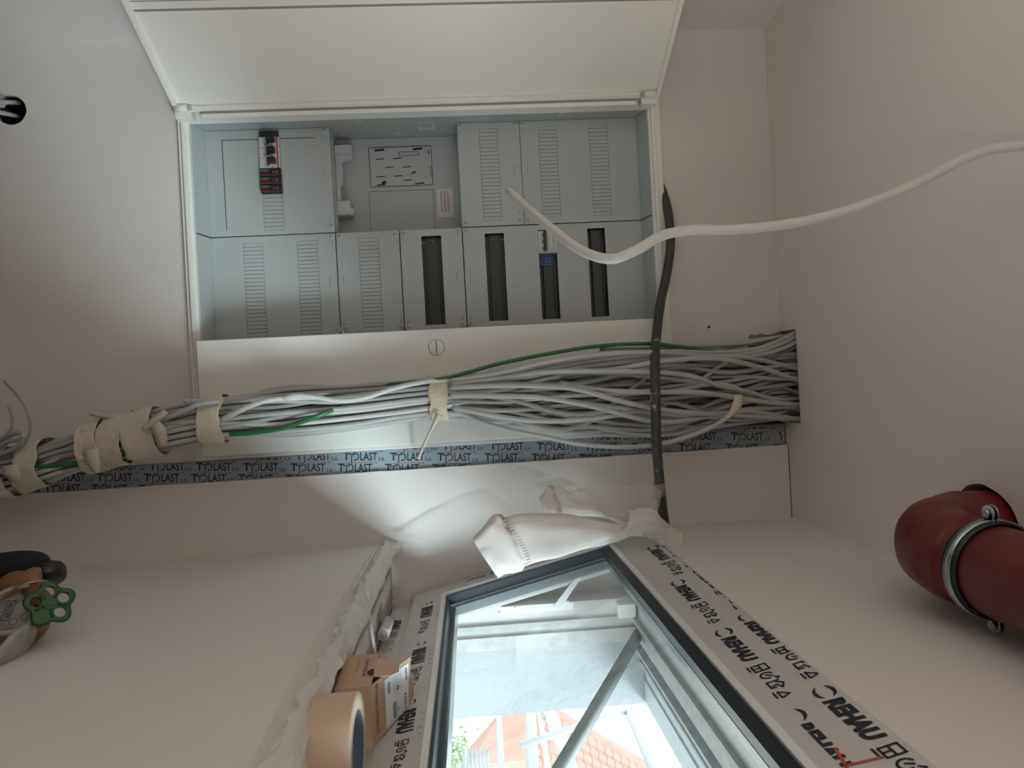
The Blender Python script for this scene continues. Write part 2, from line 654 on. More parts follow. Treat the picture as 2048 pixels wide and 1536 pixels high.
# right wall with the window opening, 40 cm thick, stuccoed outside
WY0, WY1, WZ0, WZ1 = -0.15, 1.62, -0.205, 0.384
XO = 0.755
wr = holed(lambda u, v, w: (XR + w, u, v), YB, YW + .22, ZF, ZC, rects=[(WY0, 1.655, WZ0, WZ1)], t=0.20)
wall_right = struct(wr.build('wall_right', WALL))
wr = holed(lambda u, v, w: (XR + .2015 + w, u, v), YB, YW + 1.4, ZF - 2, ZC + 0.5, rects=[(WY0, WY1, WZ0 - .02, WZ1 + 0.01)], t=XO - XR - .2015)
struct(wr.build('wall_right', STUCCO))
# jamb return: the panel wall runs on into the window recess
struct(MB().box(0.353, 0.555, 1.6385, 1.90, WZ0, WZ1).build('trim_2', WALL))
# ceiling with the cable opening and the pipe opening
hp = (0.262, 1.005, 0.074, 1)
cl = holed(lambda u, v, w: (u, v, ZC + w), XL - .15, XR + .2, YB - .15, YW + .25, rects=[CH], circles=[hp], t=0.25)
struct(cl.build('ceiling', CEIL))
# dark lids above the two openings, shade put into their colour
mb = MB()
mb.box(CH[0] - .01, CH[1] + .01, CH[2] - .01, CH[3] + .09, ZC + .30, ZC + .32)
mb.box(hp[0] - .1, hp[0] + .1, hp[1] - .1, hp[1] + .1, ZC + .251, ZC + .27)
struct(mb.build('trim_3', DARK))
# dark tube added inside the round wall opening, its shade put into the colour
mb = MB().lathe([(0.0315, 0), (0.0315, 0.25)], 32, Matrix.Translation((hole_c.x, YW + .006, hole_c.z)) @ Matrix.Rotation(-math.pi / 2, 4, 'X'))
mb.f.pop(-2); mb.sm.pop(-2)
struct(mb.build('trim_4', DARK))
# ragged break in the plaster beside the cable opening, with its brown primer
mb = MB()
pts = [(1497, 700), (1498, 672), (1503, 668), (1510, 671), (1520, 667), (1532, 670), (1545, 668), (1556, 664), (1566, 660), (1570, 690), (1570, 720), (1500, 720)]
P = [at(x, y, Y=1.6485) for x, y in pts]
mb.prism([(p.x, p.z) for p in P], 1.6475, 1.651, lambda u, v, w: (u, w, v))
struct(mb.build('trim_5', BROWN))

# ------------------------------------------------------------------ foil strip with lettering
strip = thing('foil_tape_strip', (0.165, 1.648, 0), 'grey blue foil tape with repeated lettering running down beside the cabinet', 'tape')
sx0 = lambda z: xe(z) - 0.047
poly = []
ztop = at(1568, 870, Y=1.645).z
for i in range(41):
    poly.append((xe(ZF) + 0.004 if i == 0 else xe(ZF + (ztop - ZF) * i / 40) + 0.004, ZF + (ztop - ZF) * i / 40))
for k, dx in enumerate((-0.004, -0.009, -0.015, -0.02, -0.027, -0.033, -0.04)):
    poly.append((xe(ztop) + dx, ztop + (0.005 if k % 2 else -0.002) - k * 0.001))
for i in range(41):
    z = ztop - (ztop - ZF) * i / 40
    poly.append((sx0(z), z))
mb = MB()
mb.prism(poly, 1.6455, 1.6495, lambda u, v, w: (u, w, v))
mb.build('foil', STRIPM, strip)
let, red = MB(), MB()
YT = 1.6452
for i in range(-13, 11):
    for j in range(-7, 8):
        px, py = 581 + 94.4 * i + 10.5 * j, 942 + 0.6 * i - 22.5 * j
        o = at(px, py, Y=YT)
        if not (-0.03 < o.x - xe(o.z) < 0.03 - 0 or -0.075 < o.x - xe(o.z) < 0.02) or o.z > ztop or o.z < -1.25:
            continue
        xd = (at(px + 60, py + 0.4, Y=YT) - o).normalized()
        yd = -(at(px - 0.5, py + 60, Y=YT) - o).normalized()
        K = 1.13
        cap = 0.0155 * K
        w = put_text(let, 'T', o, xd, yd, cap, width=0.0135 * K, bold=0.015)
        # second T and the P share a stem that drops below the line
        fn = lambda a, b: o + xd * (a * K) + yd * (b * K)
        stroke(let, [(0.0105, 0.0115), (0.0245, 0.0115)], 0.0017, fn)
        stroke(let, [(0.0175, 0.0115), (0.0175, -0.0045)], 0.0018, fn)
        arc = [(0.0225, 0.0)] + [(0.0245 + 0.0065 * math.sin(a), 0.0072 - 0.0072 * math.cos(a)) for a in [k * math.pi / 8 for k in range(9)]] + [(0.0205, 0.0144)]
        stroke(let, arc, 0.0018, fn)
        put_text(let, 'LAST', fn(0.0345, 0), xd, yd, cap, width=0.034 * K, bold=0.015)
        put_text(let, 'S.A.', fn(0.071, -0.001), xd, yd, cap * 0.48, width=0.0135 * K, bold=0.0)
        # swoosh from over the P to a point past the T, and the round mark
        sw = [(0.014, 0.0168), (0.032, 0.0176), (0.052, 0.0184), (0.066, 0.0186), (0.072, 0.0178), (0.067, 0.0152)]
        stroke(red, sw, 0.0009, fn)
        stroke(let, [(0.0760, 0.0178), (0.0772, 0.0178)], 0.002, fn)


def strip_clip(mb):
    zz0, zz1 = ZF, ztop - 0.006
    e = Vector((xe(0) - 0.0008, 0, 0))
    d = Vector((xe(1) - xe(0), 0, 1))
    nr = Vector((1, 0, -d.x)).normalized()
    return clip_mesh(mb, [(e, nr), (Vector((sx0(0) + 0.001, 0, 0)), -nr), (Vector((0, 0, zz1)), Vector((0, 0, 1)))])


strip_clip(let).build('lettering', INK, strip)['kind'] = 'stuff'
strip_clip(red).build('swoosh', REDINK, strip)['kind'] = 'stuff'

# ================================================================== CABINET
cab = thing('distribution_cabinet', (-0.25, 1.65, -0.62), 'white wall-recessed electrical distribution cabinet with one door open', 'electrical cabinet')
CX0, CX1, CZ0, CZ1 = -0.650, 0.1365, -0.622, 0.480
PY = 1.70


def frame_bar(x0, x1, z0, z1, hor):
    mb = MB()
    mb.box(x0, x1, 1.636, 1.652, z0, z1)
    return mb


mb = MB()
mb.box(CX0, CX1, 1.637, 1.6495, CZ0, CZ0 + .0245)
mb.box(CX0, CX1, 1.637, 1.6495, CZ1 - .0295, CZ1)
mb.box(CX0, CX0 + .0255, 1.637, 1.6495, CZ0 + .0245, CZ1 - .0295)
mb.box(0.125, CX1, 1.637, 1.6495, CZ0 + .0245, CZ1 - .0295)
# raised step along the bars
mb.box(CX0 + .007, 0.125, 1.629, 1.637, CZ0 + .010, CZ0 + .0185)
mb.box(CX0 + .007, 0.125, 1.629, 1.637, CZ1 - .024, CZ1 - .015)
mb.build('frame', PCW, cab, bevel=0.0015)
mb = MB()
mb.box(-0.632, -0.6275, 1.64, 1.84, -0.599, 0.455)
mb.box(0.118, 0.1225, 1.64, 1.84, -0.599, 0.455)
mb.box(-0.632, 0.1225, 1.64, 1.84, -0.6025, -0.5985)
mb.box(-0.632, 0.1225, 1.64, 1.84, 0.454, 0.458)
mb.box(-0.632, 0.1225, 1.83, 1.84, -0.599, 0.455)
mb.build('back_box', GREY2, cab)
# knock-outs in the hinge-side wall
for px in (683, 794, 905, 726, 968, 1112):
    mb = MB()
    z = at(px, 262, X=-0.627).z
    yy = 1.755 if px in (683, 794, 905) else 1.665
    mb.lathe([(0.011, 0), (0.011, 0.0012)], 20, Matrix.Translation((-0.6275, yy, z)) @ Matrix.Rotation(math.pi / 2, 4, 'Y'))
    mb.build('knock_out', GREY, cab)
# rounded grey side pieces at both ends
for (za, zb, s) in ((-0.5985, -0.583, 1), (0.4375, 0.454, -1)):
    for (xa, xb) in ((-0.6265, -0.379), (-0.3755, 0.1175)):
        mb = MB()
        zi = zb if s > 0 else za
        zo = za if s > 0 else zb
        mb.prism([(1.645, zo), (1.70, zo), (1.70, zi), (1.693, zi), (1.645, zo + s * 0.003)], xa, xb, lambda u, v, w: (w, u, v))
        mb.build('edge_filler', GREY, cab)

PROTO_SCREW = None


def screw(parent, x, z):
    global PROTO_SCREW
    if PROTO_SCREW is None:
        mb = MB()
        M = Matrix.Rotation(math.pi / 2, 4, 'X')
        mb.lathe([(0.0070, 0), (0.0070, 0.0018), (0.0060, 0.0030), (0.0035, 0.0032), (0.0, 0.0032)], 18, M)
        o = mb.build('screw', mat('light_grey_screw', (0.62, 0.65, 0.64), 0.4), None)
        mb2 = MB()
        for dx in (-0.0028, 0.0, 0.0028):
            h = math.sqrt(0.0050 ** 2 - dx * dx)
            mb2.box(dx - 0.0005, dx + 0.0005, -0.0034, -0.0025, -h, h)
        # slots: thin bars in the same mesh, recess shade painted by a second material
        k = len(o.data.vertices)
        bm = bmesh.new()
        bm.from_mesh(o.data)
        vs = [bm.verts.new(v) for v in mb2.v]
        for f in mb2.f:
            fc = bm.faces.new([vs[i] for i in f])
            fc.material_index = 1
        bm.to_mesh(o.data)
        bm.free()
        o.data.materials.append(DARK)
        PROTO_SCREW = o
        s = o
    else:
        s = PROTO_SCREW.copy()
        C.objects.link(s)
    s.parent = parent
    s.matrix_parent_inverse = Matrix.Identity(4)
    s.location = (x, PY - 0.0, z)
    return s


def tab(mb, x, z, big=False):
    """small embossed arrow-like catch: a wedge rising from the plate"""
    L, w = (0.022, 0.0045) if big else (0.011, 0.003)
    vs = [(x, PY, z - w / 2), (x, PY, z + w / 2), (x + L, PY, z - w / 2), (x + L, PY, z + w / 2),
          (x + 0.002, PY - 0.004, z + w * 0.1), (x + 0.002, PY - 0.004, z + w / 2)]
    mb.add(vs, [(0, 1, 5, 4), (0, 4, 2), (1, 3, 5), (4, 5, 3, 2), (0, 2, 3, 1)])


def plate(name, x0, x1, z0, z1, holes, blanks, y=PY, label=None):
    mb = holed(lambda u, v, w: (u, y + w, v), x0, x1, z0, z1, rects=holes, t=0.004)
    # turned-back edges
    for a in ((x0, x0 + .003, z0, z1), (x1 - .003, x1, z0, z1), (x0, x1, z0, z0 + .003), (x0, x1, z1 - .003, z1)):
        mb.box(a[0], a[1], y + .003, y + .022, a[2], a[3])
    p = mb.build(name, GREY, cab, bevel=0.0008)
    for (bx0, bx1, bz0, bz1, n) in blanks:
        bm_ = MB()
        st = (bx1 - bx0) / n
        for k in range(n):
            bm_.box(bx0 + k * st + .0005, bx0 + (k + 1) * st - .0005, y + .0002, y + .003, bz0 + .0006, bz1 - .0006)
        bm_.build('blanking_strip', GREY, p)
        MB().box(bx0 + .001, bx1 - .001, y + .0022, y + .0032, bz0 + .001, bz1 - .001).build('strip_backing', INKB, p)
    if label:
        p['label'] = label
    return p


def zx(px, py, Y=PY):
    p = at(px, py, Y=Y)
    return p.x, p.z


XA0, XA1, XB0, XB1 = -0.6265, -0.379, -0.3765, -0.1285
Z = [-0.583, -0.2955, 0.0035, 0.1545, 0.4375]
ZQ = [-0.583, -0.2955, -0.1455, 0.0035, 0.4375]
g = 0.0012
# upper-left plate with the main switch
sw_x0, sw_xm, sw_x1, sw_x2 = -0.606, -0.532, -0.475, -0.389
sz0, sz1 = -0.4595, -0.4125
p1 = plate('cover_plate', XA0, XA1, Z[0], Z[1] - g, [(sw_x0, sw_x2, sz0, sz1)], [(sw_x1, sw_x2, sz0, sz1, 9)])
mb = MB()
fn = lambda a, b: (a, PY - .0004, b)
stroke(mb, [(-0.604, -0.33), (-0.604, sz1)], 0.0016, fn)
mb.build('groove', INKB, p1)
mb = MB()
stroke(mb, [(-0.604, sz0), (-0.604, -0.546), (-0.394, -0.546)], 0.0016, fn)
mb.build('groove', INKB, p1)
mb = MB()
stroke(mb, [(-0.394, -0.546), (-0.394, -0.32)], 0.0010, fn)
mb.build('light_groove', DWHITE, p1)
# swathe of the switch: three poles with black toggles
st = (sw_xm - sw_x0) / 3
for k in range(3):
    a, b = sw_x0 + k * st, sw_x0 + (k + 1) * st
    m_ = MB().box(a + .0004, b - .0004, 1.690, 1.72, sz0 + .0006, sz1 - .0006).build('main_switch_pole', DWHITE, cab, bevel=0.0006)
    mb = MB()
    mb.box(a + .003, a + .015, 1.672, 1.690, sz0 + .021, sz0 + .0385)
    mb.box(a + .001, a + .019, 1.684, 1.690, sz0 + .019, sz0 + .0225)
    mb.build('toggle', BLACK, m_, bevel=0.001)
    MB().box(a + .0004, b - .0004, 1.6885, 1.690, sz1 - .0062, sz1 - .003).build('red_stripe', RED, m_)
    mb = MB()
    fn = lambda u, v: (u, 1.6896, v)
    zc = sz0 + .0145
    stroke(mb, [(a + .016, zc - .0015), (a + .0195, zc - .0015), (a + .0195, zc + .0018), (a + .016, zc + .0018)], 0.0008, fn, True)
    for q in range(3):
        stroke(mb, [(a + .003 + q * .004, sz0 + .011), (a + .0055 + q * .004, sz0 + .014 + (q % 2) * .002), (a + .003 + q * .004, sz0 + .017)], 0.0006, fn)
    put_text(mb, 'E1', (a + .002, 1.6896, sz0 + .006), (1, 0, 0), (0, 0, 1), 0.0028)
    stroke(mb, [(a + .021, sz0 + .026), (a + .021, sz0 + .032)], 0.0008, fn)
    mb.build('marking', INK, m_)
st = (sw_x1 - sw_xm) / 3
for k in range(3):
    a, b = sw_xm + k * st, sw_xm + (k + 1) * st
    m_ = MB().box(a + .0003, b - .0003, 1.688, 1.72, sz0 - .0006, sz1 + .0006).build('surge_module', BLACK, cab, bevel=0.0006)
    mb = MB()
    mb.box(b - .0050, b - .0010, 1.6868, 1.688, sz0 + .002, sz0 + .022)
    mb.box(b - .0034, b - .0012, 1.6868, 1.688, sz0 + .022, sz1 - .002)
    mb.build('red_stripe', REDT2, m_)
    mb = MB()
    fn = lambda u, v: (u, 1.6874, v)
    stroke(mb, [(a + .004, sz0 + .002), (a + .004, sz0 + .022)], 0.0010, fn)
    stroke(mb, [(a + .0075, sz0 + .003), (a + .0075, sz0 + .018)], 0.0010, fn)
    stroke(mb, [(a + .007, sz0 + .030), (a + .012, sz0 + .030)], 0.001, fn)
    stroke(mb, [(a + .006, sz0 + .036), (a + .0125, sz0 + .036)], 0.001, fn)
    stroke(mb, [(a + .006, sz0 + .040), (a + .0125, sz0 + .040)], 0.001, fn)
    mb.build('marking', INKB if False else GREY2, m_)
mb = MB().box(sw_x0 - .016, sw_x0 + .001, 1.695, 1.712, sz0 + .001, sz1 - .002)
mb.build('terminal_cover', RAILM, cab)

# plates of the right half and the lower (right) column
b24 = 24
p3 = plate('cover_plate', XA0, XA1, Z[2] + g, Z[3] - g, [(-0.612, -0.392, 0.0565, 0.1005)], [(-0.612, -0.392, 0.0565, 0.1005, b24)])
p4 = plate('cover_plate', XA0, XA1, Z[3], Z[4], [(-0.613, -0.393, 0.1985, 0.243), (-0.613, -0.393, 0.3215, 0.367)],
           [(-0.613, -0.393, 0.1985, 0.243, b24), (-0.613, -0.393, 0.3215, 0.367, b24)])
q1 = plate('cover_plate', XB0, XB1, ZQ[0], ZQ[1] - g, [(-0.361, -0.141, -0.511, -0.4655), (-0.361, -0.141, -0.3865, -0.3385)],
           [(-0.361, -0.141, -0.511, -0.4655, b24), (-0.361, -0.141, -0.3865, -0.3385, b24)])
q2 = plate('cover_plate', XB0, XB1, ZQ[1] + g, ZQ[2] - g, [(-0.362, -0.142, -0.243, -0.1955)], [(-0.362, -0.142, -0.243, -0.1955, b24)])
q3 = plate('cover_plate', XB0, XB1, ZQ[2] + g, ZQ[3] - g, [(-0.361, -0.149, -0.0945, -0.0475)], [])
q4 = plate('cover_plate', XB0, XB1, ZQ[3] + g, ZQ[4],
           [(-0.361, -0.151, 0.0565, 0.1025), (-0.364, -0.149, 0.1845, 0.2285), (-0.363, -0.149, 0.3045, 0.3475)], [])
SC = {p1.name: (p1, [(649, 260), (664, 452)], [(649, 277), (660, 437)], [(650, 352)]),
      q1.name: (q1, [(663, 473), (677, 659)], [(665, 487), (675, 650)], [(661, 566)]),
      q2.name: (q2, [(679, 472), (790, 467), (692, 657), (803, 653)], [(680, 486), (791, 480), (690, 649), (802, 643)], [(688, 564)]),
      q3.name: (q3, [(806, 466), (916, 461), (817, 654), (926, 648)], [(807, 479), (917, 474), (817, 643), (926, 637)], [(915, 555)]),
      p3.name: (p3, [(920, 252), (1030, 248), (931, 446), (1040, 442)], [(921, 266), (1031, 263), (931, 429), (1039, 424)], [(1029, 342)]),
      p4.name: (p4, [(1045, 247), (1054, 441)], [(1046, 262), (1054, 424)], [(1056, 342)]),
      q4.name: (q4, [(932, 462), (940, 646)], [(933, 476), (942, 637)], [(942, 555)])}
for k, (p, scs, tabs, bigs) in SC.items():
    for (px, py) in scs:
        x, z = zx(px, py)
        screw(p, x, z)
    for (px, py) in tabs:
        x, z = zx(px, py)
        mb = MB()
        tab(mb, x - 0.005, z)
        mb.build('catch', GREY, p)
    for (px, py) in bigs:
        x, z = zx(px, py)
        mb = MB()
        tab(mb, x - 0.011, z, True)
        mb.build('large_catch', GREY, p)
# seams between plates read dark: the sheet behind has their shade in its colour
MB().box(XA0, XA1, 1.722, 1.724, Z[0], Z[1] - .001).box(XA0, XA1, 1.722, 1.724, Z[2] + .001, Z[4]).box(XB0, 0.117, 1.722, 1.724, Z[0], Z[4]).build('seam_shade_sheet', RAILM, cab)


def rail(x0, x1, z0, z1, name='din_rail_cover'):
    mb = MB()
    w = z1 - z0
    mb.box(x0, x1, 1.7195, 1.7215, z0 - .004, z1 + .004)
    mb.box(x0, x1, 1.708, 1.7195, z0 + w * .22, z0 + w * .25)
    mb.box(x0, x1, 1.708, 1.7195, z0 + w * .78, z0 + w * .81)
    mb.box(x0, x1, 1.714, 1.7195, z0 + w * .25, z0 + w * .78)
    r = mb.build(name, RAILM, cab)
    return r


for i, (x0, x1, z0, z1) in enumerate([(-0.361, -0.149, -0.0945, -0.0475), (-0.361, -0.151, 0.0565, 0.1025), (-0.364, -0.149, 0.1845, 0.2285), (-0.363, -0.149, 0.3045, 0.3475)]):
    r = rail(x0, x1, z0, z1)
    mb = MB()
    w = z1 - z0
    if i != 2:
        zc = z0 + (w * .55 if i == 0 else w * .45 if i == 1 else w * .25)
        mb.lathe([(0.0012, 0), (0.0012, 0.001)], 8, Matrix.Translation((x0 + .010, 1.7135, zc)) @ Matrix.Rotation(math.pi / 2, 4, 'X'))
        if i < 2:
            mb.box(x0 + .0155, x0 + .0162, 1.7035, 1.7045, z0 + .0003, z0 + (.009 if i == 0 else .003))
        if i == 1:
            mb.box(x0 + .0155, x0 + .0162, 1.7035, 1.7045, z1 - .008, z1 - .0003)
        mb.build('rail_mark', DWHITE, r)
    if i == 1:
        t = MB()
        for (px, py, s) in ((978, 500, 'WP'), (983, 549, 'WP'), (988, 604, 'WP')):
            o = at(px, py, Y=1.7137)
            put_text(t, s, o, (1, 0, 0), (0, 0, 1), 0.0105, width=0.018, bold=0.012, shear=0.25)
        t.build('handwriting', BLACK, r)
    if i == 2:
        t = MB()
        o = at(1087, 566, Y=1.7137)
        put_text(t, 'PV Anlage', o, (1, 0, 0), (0, 0, 1), 0.0085, width=0.058, bold=0.008, shear=0.3)
        t.build('handwriting', BLACK, r)
# residual current device, label holder and blue terminal block
dx0, dx1, dz0, dz1 = -0.361, -0.311, 0.1842, 0.2285
dev = MB().box(dx0, dx1, 1.696, 1.72, dz0, dz1).build('circuit_breaker', DWHITE, cab, bevel=0.0006)
mb = MB()
mb.box(dx0 + .003, dx1, 1.684, 1.696, dz0 + .0125, dz0 + .0185)
for q in range(3):
    mb.box(dx0 + .008 + q * .016, dx0 + .012 + q * .016, 1.694, 1.696, dz0 + .0095, dz0 + .0125)
mb.build('toggle', BLACK, dev)
mb = MB()
for q in range(3):
    mb.box(dx0 + .004 + q * .015, dx0 + .014 + q * .015, 1.692, 1.696, dz0 + .021, dz0 + .025)
mb.build('slider', GREY, dev)
mb = MB()
fn = lambda u, v: (u, 1.6957, v)
stroke(mb, [(dx0 + .002, dz1 - .006), (dx1 - .002, dz1 - .006)], 0.0006, fn)
stroke(mb, [(dx0 + .002, dz1 - .009), (dx1 - .002, dz1 - .009)], 0.0006, fn)
mb.build('marking', INKB, dev)
MB().box(dx1, dx1 + .004, 1.693, 1.72, dz0 - .001, dz1 + .002).build('end_bracket', GREY, cab)
tb = MB().box(dx1 + .0045, dx1 + .032, 1.7105, 1.7138, dz0 + .003, dz1 - .008).build('terminal_block', BLUE, cab, bevel=0.001)
mb = MB()
for a in range(3):
    for b in range(4):
        mb.lathe([(0.0024, 0), (0.0024, 0.001)], 8, Matrix.Translation((dx1 + .010 + a * .0078, 1.7105, dz0 + .0075 + b * .0079)) @ Matrix.Rotation(math.pi / 2, 4, 'X'))
mb.build('terminal_hole', BLACK, tb)

# meter bay: a deeper plate between the two upper plates
MY = 1.785
mb = MB()
mb.box(XA0, XA1, MY, MY + .004, Z[1], Z[2])
mbay = mb.build('meter_plate', GREY, cab)
mb = MB()
mb.box(XA0, XA1, 1.722, MY, Z[1] - .003, Z[1] + .0005)
mb.box(XA0, XA1, 1.722, MY, Z[2] - .0005, Z[2] + .003)
mb.box(XA1 - .001, XA1 + .003, 1.722, MY, Z[1], Z[2])
mb.build('bay_wall', GREY, cab)
a = at(738, 297, Y=MY)
b = at(866, 370, Y=MY)
mx0, mx1, mz0, mz1 = a.x, b.x, a.z, b.z
adp = MB().box(mx0, mx1, MY - .003, MY, mz0, mz1).build('meter_adapter', GREY, mbay, bevel=0.0006)
fnm = lambda u, v: (u, MY - .0034, v)
mb = MB()
stroke(mb, [(mx0, mz0), (mx0, mz1), (mx1, mz1), (mx1, mz0)], 0.0012, fnm, True)


def slit(px0, px1, py, w=0.0022):
    p, q = at(px0, py, Y=MY - .0034), at(px1, py - 1.5, Y=MY - .0034)
    stroke(mb, [(p.x, p.z), (q.x, q.z)], w, fnm)


slit(751, 767, 301, .005)
slit(827, 843, 298.5, .005)
slit(752, 768, 319)
slit(787, 803, 317.5)
slit(771, 786, 335.5)
slit(806, 821, 334.5)
slit(754, 770, 354)
slit(789, 805, 352.5)
slit(808, 823, 361)
slit(825, 830, 345.5, .004)
slit(812, 834, 349, .0008)
slit(755, 770, 370.5, .003)
slit(766, 770, 366, .007)
slit(831, 848, 367.5, .003)
slit(850, 853, 354, .0012)
q = [at(x, y, Y=MY - .0034) for x, y in ((798, 304), (836, 303), (837, 310), (799, 312))]
stroke(mb, [(p.x, p.z) for p in q], 0.0012, fnm, True)
q = [at(x, y, Y=MY - .0034) for x, y in ((859, 335), (863, 335), (864, 352), (860, 353))]
stroke(mb, [(p.x, p.z) for p in q], 0.0008, fnm, True)
# vertical lettering beside the slits reads upright when the head is upright
put_text(mb, 'ABB', at(855, 299, Y=MY - .0034), (1, 0, 0), (0, 0, 1), 0.0042, width=0.012, bold=0.02)
put_text(mb, 'EHZ1', at(850, 299, Y=MY - .0034), (1, 0, 0), (0, 0, 1), 0.002, width=0.010)
put_text(mb, 'LISY', at(850, 313, Y=MY - .0034), (1, 0, 0), (0, 0, 1), 0.0022, width=0.008)
put_text(mb, '30', at(855, 316, Y=MY - .0034), (1, 0, 0), (0, 0, 1), 0.0024, width=0.005)
put_text(mb, 'PE/N', at(857, 331, Y=MY - .0034), (1, 0, 0), (0, 0, 1), 0.0022, width=0.006)
mb.build('marking', INK, adp)
mb = MB()
fn2 = lambda u, v: (u, MY - .0004, v)
q = [at(x, y, Y=MY) for x, y in ((738, 384), (866, 379), (871, 470), (742, 470))]
qq = [(p.x, p.z) for p in q]
stroke(mb, [qq[3], qq[0], qq[1], qq[2]], 0.0009, fn2)
mb.build('groove', INKB, mbay)
# red lettered sticker
q0, q1_ = at(873, 379, Y=MY), at(908, 434, Y=MY)
stk = MB().box(q0.x, q1_.x, MY - .0012, MY - .0002, q0.z, q1_.z).build('sticker', mat('pale_sticker', (0.72, 0.70, 0.69), 0.5), mbay)
mb = MB()
for k, s in enumerate(('vor Inbetriebnahme', 'Schutzmassnahmen', 'auf Funktion prüfen')):
    put_text(mb, s, (q0.x + .005, MY - .0016, q1_.z - .014 - k * .0085), (1, 0, 0), (0, 0, 1), 0.0048, width=0.052, bold=0.01)
mb.build('sticker_text', REDINK, stk)
# white type label on the hinge-side wall of the box
q = [at(832, 248, X=-0.6262), at(868, 265, X=-0.6262)]
y0_, y1_ = sorted((q[0].y, q[1].y))
lb = MB().box(-0.6270, -0.6262, 1.682, 1.735, q[0].z + .003, q[1].z + .002).build('type_label', mat('label_grey', (0.6, 0.6, 0.58), 0.5), cab)
mb = MB()
fn = lambda u, v: (-0.6259, u, v)
for k in range(8):
    stroke(mb, [(1.688, q[0].z + .008 + k * .004), (1.712 + (k % 3) * .006, q[0].z + .008 + k * .004)], 0.001, fn)
mb.build('label_text', INKB, lb)
# two hooked grey holders at the left end of the meter bay, joined by a slotted web
bz = Z[1]


def HP(px, py, Y=1.745):
    p = at(px, py, Y=Y)
    return (p.x, p.z)


mb = MB()
pl = [HP(669, 292), HP(704, 292), HP(704, 318), HP(690, 322), HP(682, 328), HP(686, 337), HP(686, 368), HP(681, 374), HP(682, 396),
      HP(686, 402), HP(702, 402), HP(702, 414), HP(708, 418), HP(708, 430), HP(683, 429), HP(675, 414)]
mb.prism(pl, 1.745, 1.750, lambda u, v, w: (u, w, v))
mb.box(pl[0][0], pl[0][0] + .022, 1.738, 1.785, pl[0][1], pl[1][1])
mb.box(pl[10][0] - .0, pl[13][0], 1.738, 1.785, pl[-1][1], pl[11][1])
mb.build('meter_bracket', GREY, cab, bevel=0.001)

# closed right door with turn lock
dr = MB()
dr.box(-0.130, 0.1245, 1.598, 1.612, -0.5925, 0.4505)
dr.box(-0.130, -0.127, 1.612, 1.632, -0.5925, 0.4505)
door = dr.build('door', PCW, cab, bevel=0.0018)
door['label'] = 'closed narrow right-hand door with turn lock'
k = at(873, 695, Y=1.597)
lk = MB().lathe([(0.0172, 0.001), (0.0172, 0.0024), (0.0155, 0.0034), (0.0, 0.0036)], 32, Matrix.Translation((k.x, 1.5992, k.z)) @ Matrix.Rotation(math.pi / 2, 4, 'X'))
lock = lk.build('lock', PCW, door)
mb = MB()
mb.box(k.x - .0155, k.x + .0145, 1.5950, 1.5957, k.z - .0012, k.z + .0006)
fn = lambda u, v: (k.x + u, 1.5975, k.z + v)
stroke(mb, [(0.0176 * math.cos(t), 0.0176 * math.sin(t)) for t in [i * math.pi / 16 for i in range(33)]], 0.0009, fn)
mb.build('slot', INKB, lock)
mb = MB()
mb.box(0.1246, 0.1262, 1.628, 1.6378, -0.5970, 0.4535)
mb.box(-0.128, 0.1262, 1.628, 1.6378, -0.5970, -0.5945)
mb.build('groove_shade', INKB, cab)  # dark strips in the door groove, its shade put into their colour
# open left door, swung about 117 degrees
H = Vector((-0.642, 1.616, 0))
dd = Vector((-0.4633, -0.8862, 0))
nn = Vector((0.8862, -0.4633, 0))
M = Matrix(((dd.x, nn.x, 0, H.x), (dd.y, nn.y, 0, H.y), (0, 0, 1, 0), (0, 0, 0, 1)))
DW = 0.335
mb = MB()
mb.box(0.0, DW, -0.014, -0.004, -0.616, 0.474, M)
mb.box(0.0, 0.014, -0.004, 0.004, -0.616, 0.474, M)
mb.box(0.014, DW, -0.004, 0.004, -0.616, -0.606, M)
mb.box(0.014, DW, -0.004, 0.004, 0.464, 0.474, M)
door2 = mb.build('door', mat('warm_white_door', (0.88, 0.85, 0.80), 0.4), cab, bevel=0.0015)
door2['label'] = 'open left-hand door swung towards the left wall'
mb = MB()
mb.box(0.2360, 0.2400, -0.004, -0.0025, -0.604, 0.462, M)
mb.box(0.2560, 0.2572, -0.004, -0.0030, -0.604, 0.462, M)
mb.build('door_groove', mat('shadowed_groove', (0.30, 0.28, 0.26), 0.6), door2)
# lip between door and opening, with a joint line
mb = MB()
mb.box(-0.634, -0.6245, 1.612, 1.637, -0.560, 0.420)
mb.build('hinge_rail', PCW, cab, bevel=0.0012)
mb = MB()
mb.box(-0.6385, -0.6335, 1.612, 1.620, -0.558, 0.418)
mb.build('rail_joint', mat('shadowed_groove', (0.3, 0.28, 0.26)), cab)
for zc, s in ((-0.598, 1), (0.448, -1)):
    hg = MB()
    hg.box(-0.652, -0.624, 1.608, 1.638, zc - .018, zc + .018)
    h = hg.build('hinge', PCW, cab, bevel=0.002)
    MB().tube([(-0.644, 1.603, zc - .014), (-0.644, 1.603, zc + .014)], 0.0075, 14).build('hinge_barrel', PCW, h)
    MB().tube([(-0.644, 1.603, zc + s * .0142), (-0.644, 1.603, zc + s * .022)], 0.0052, 14).build('hinge_pin', GREY, h)

# ================================================================== WINDOW
win = thing('window_1', (0.45, 1.0, -0.2), None, None)
struct(win)
B0 = Vector((0.452, 1.55, -0.074))
UPV = Vector((0.368, 1.55, 0.287)) - B0
UPV.normalize()
AL = Vector((0, -1, 0))
NV = UPV.cross(AL).normalized()
if NV.x < 0:
    NV = -NV
S = lambda s, t, w=0.0: B0 + AL * s + UPV * t + NV * w
T1 = 0.371


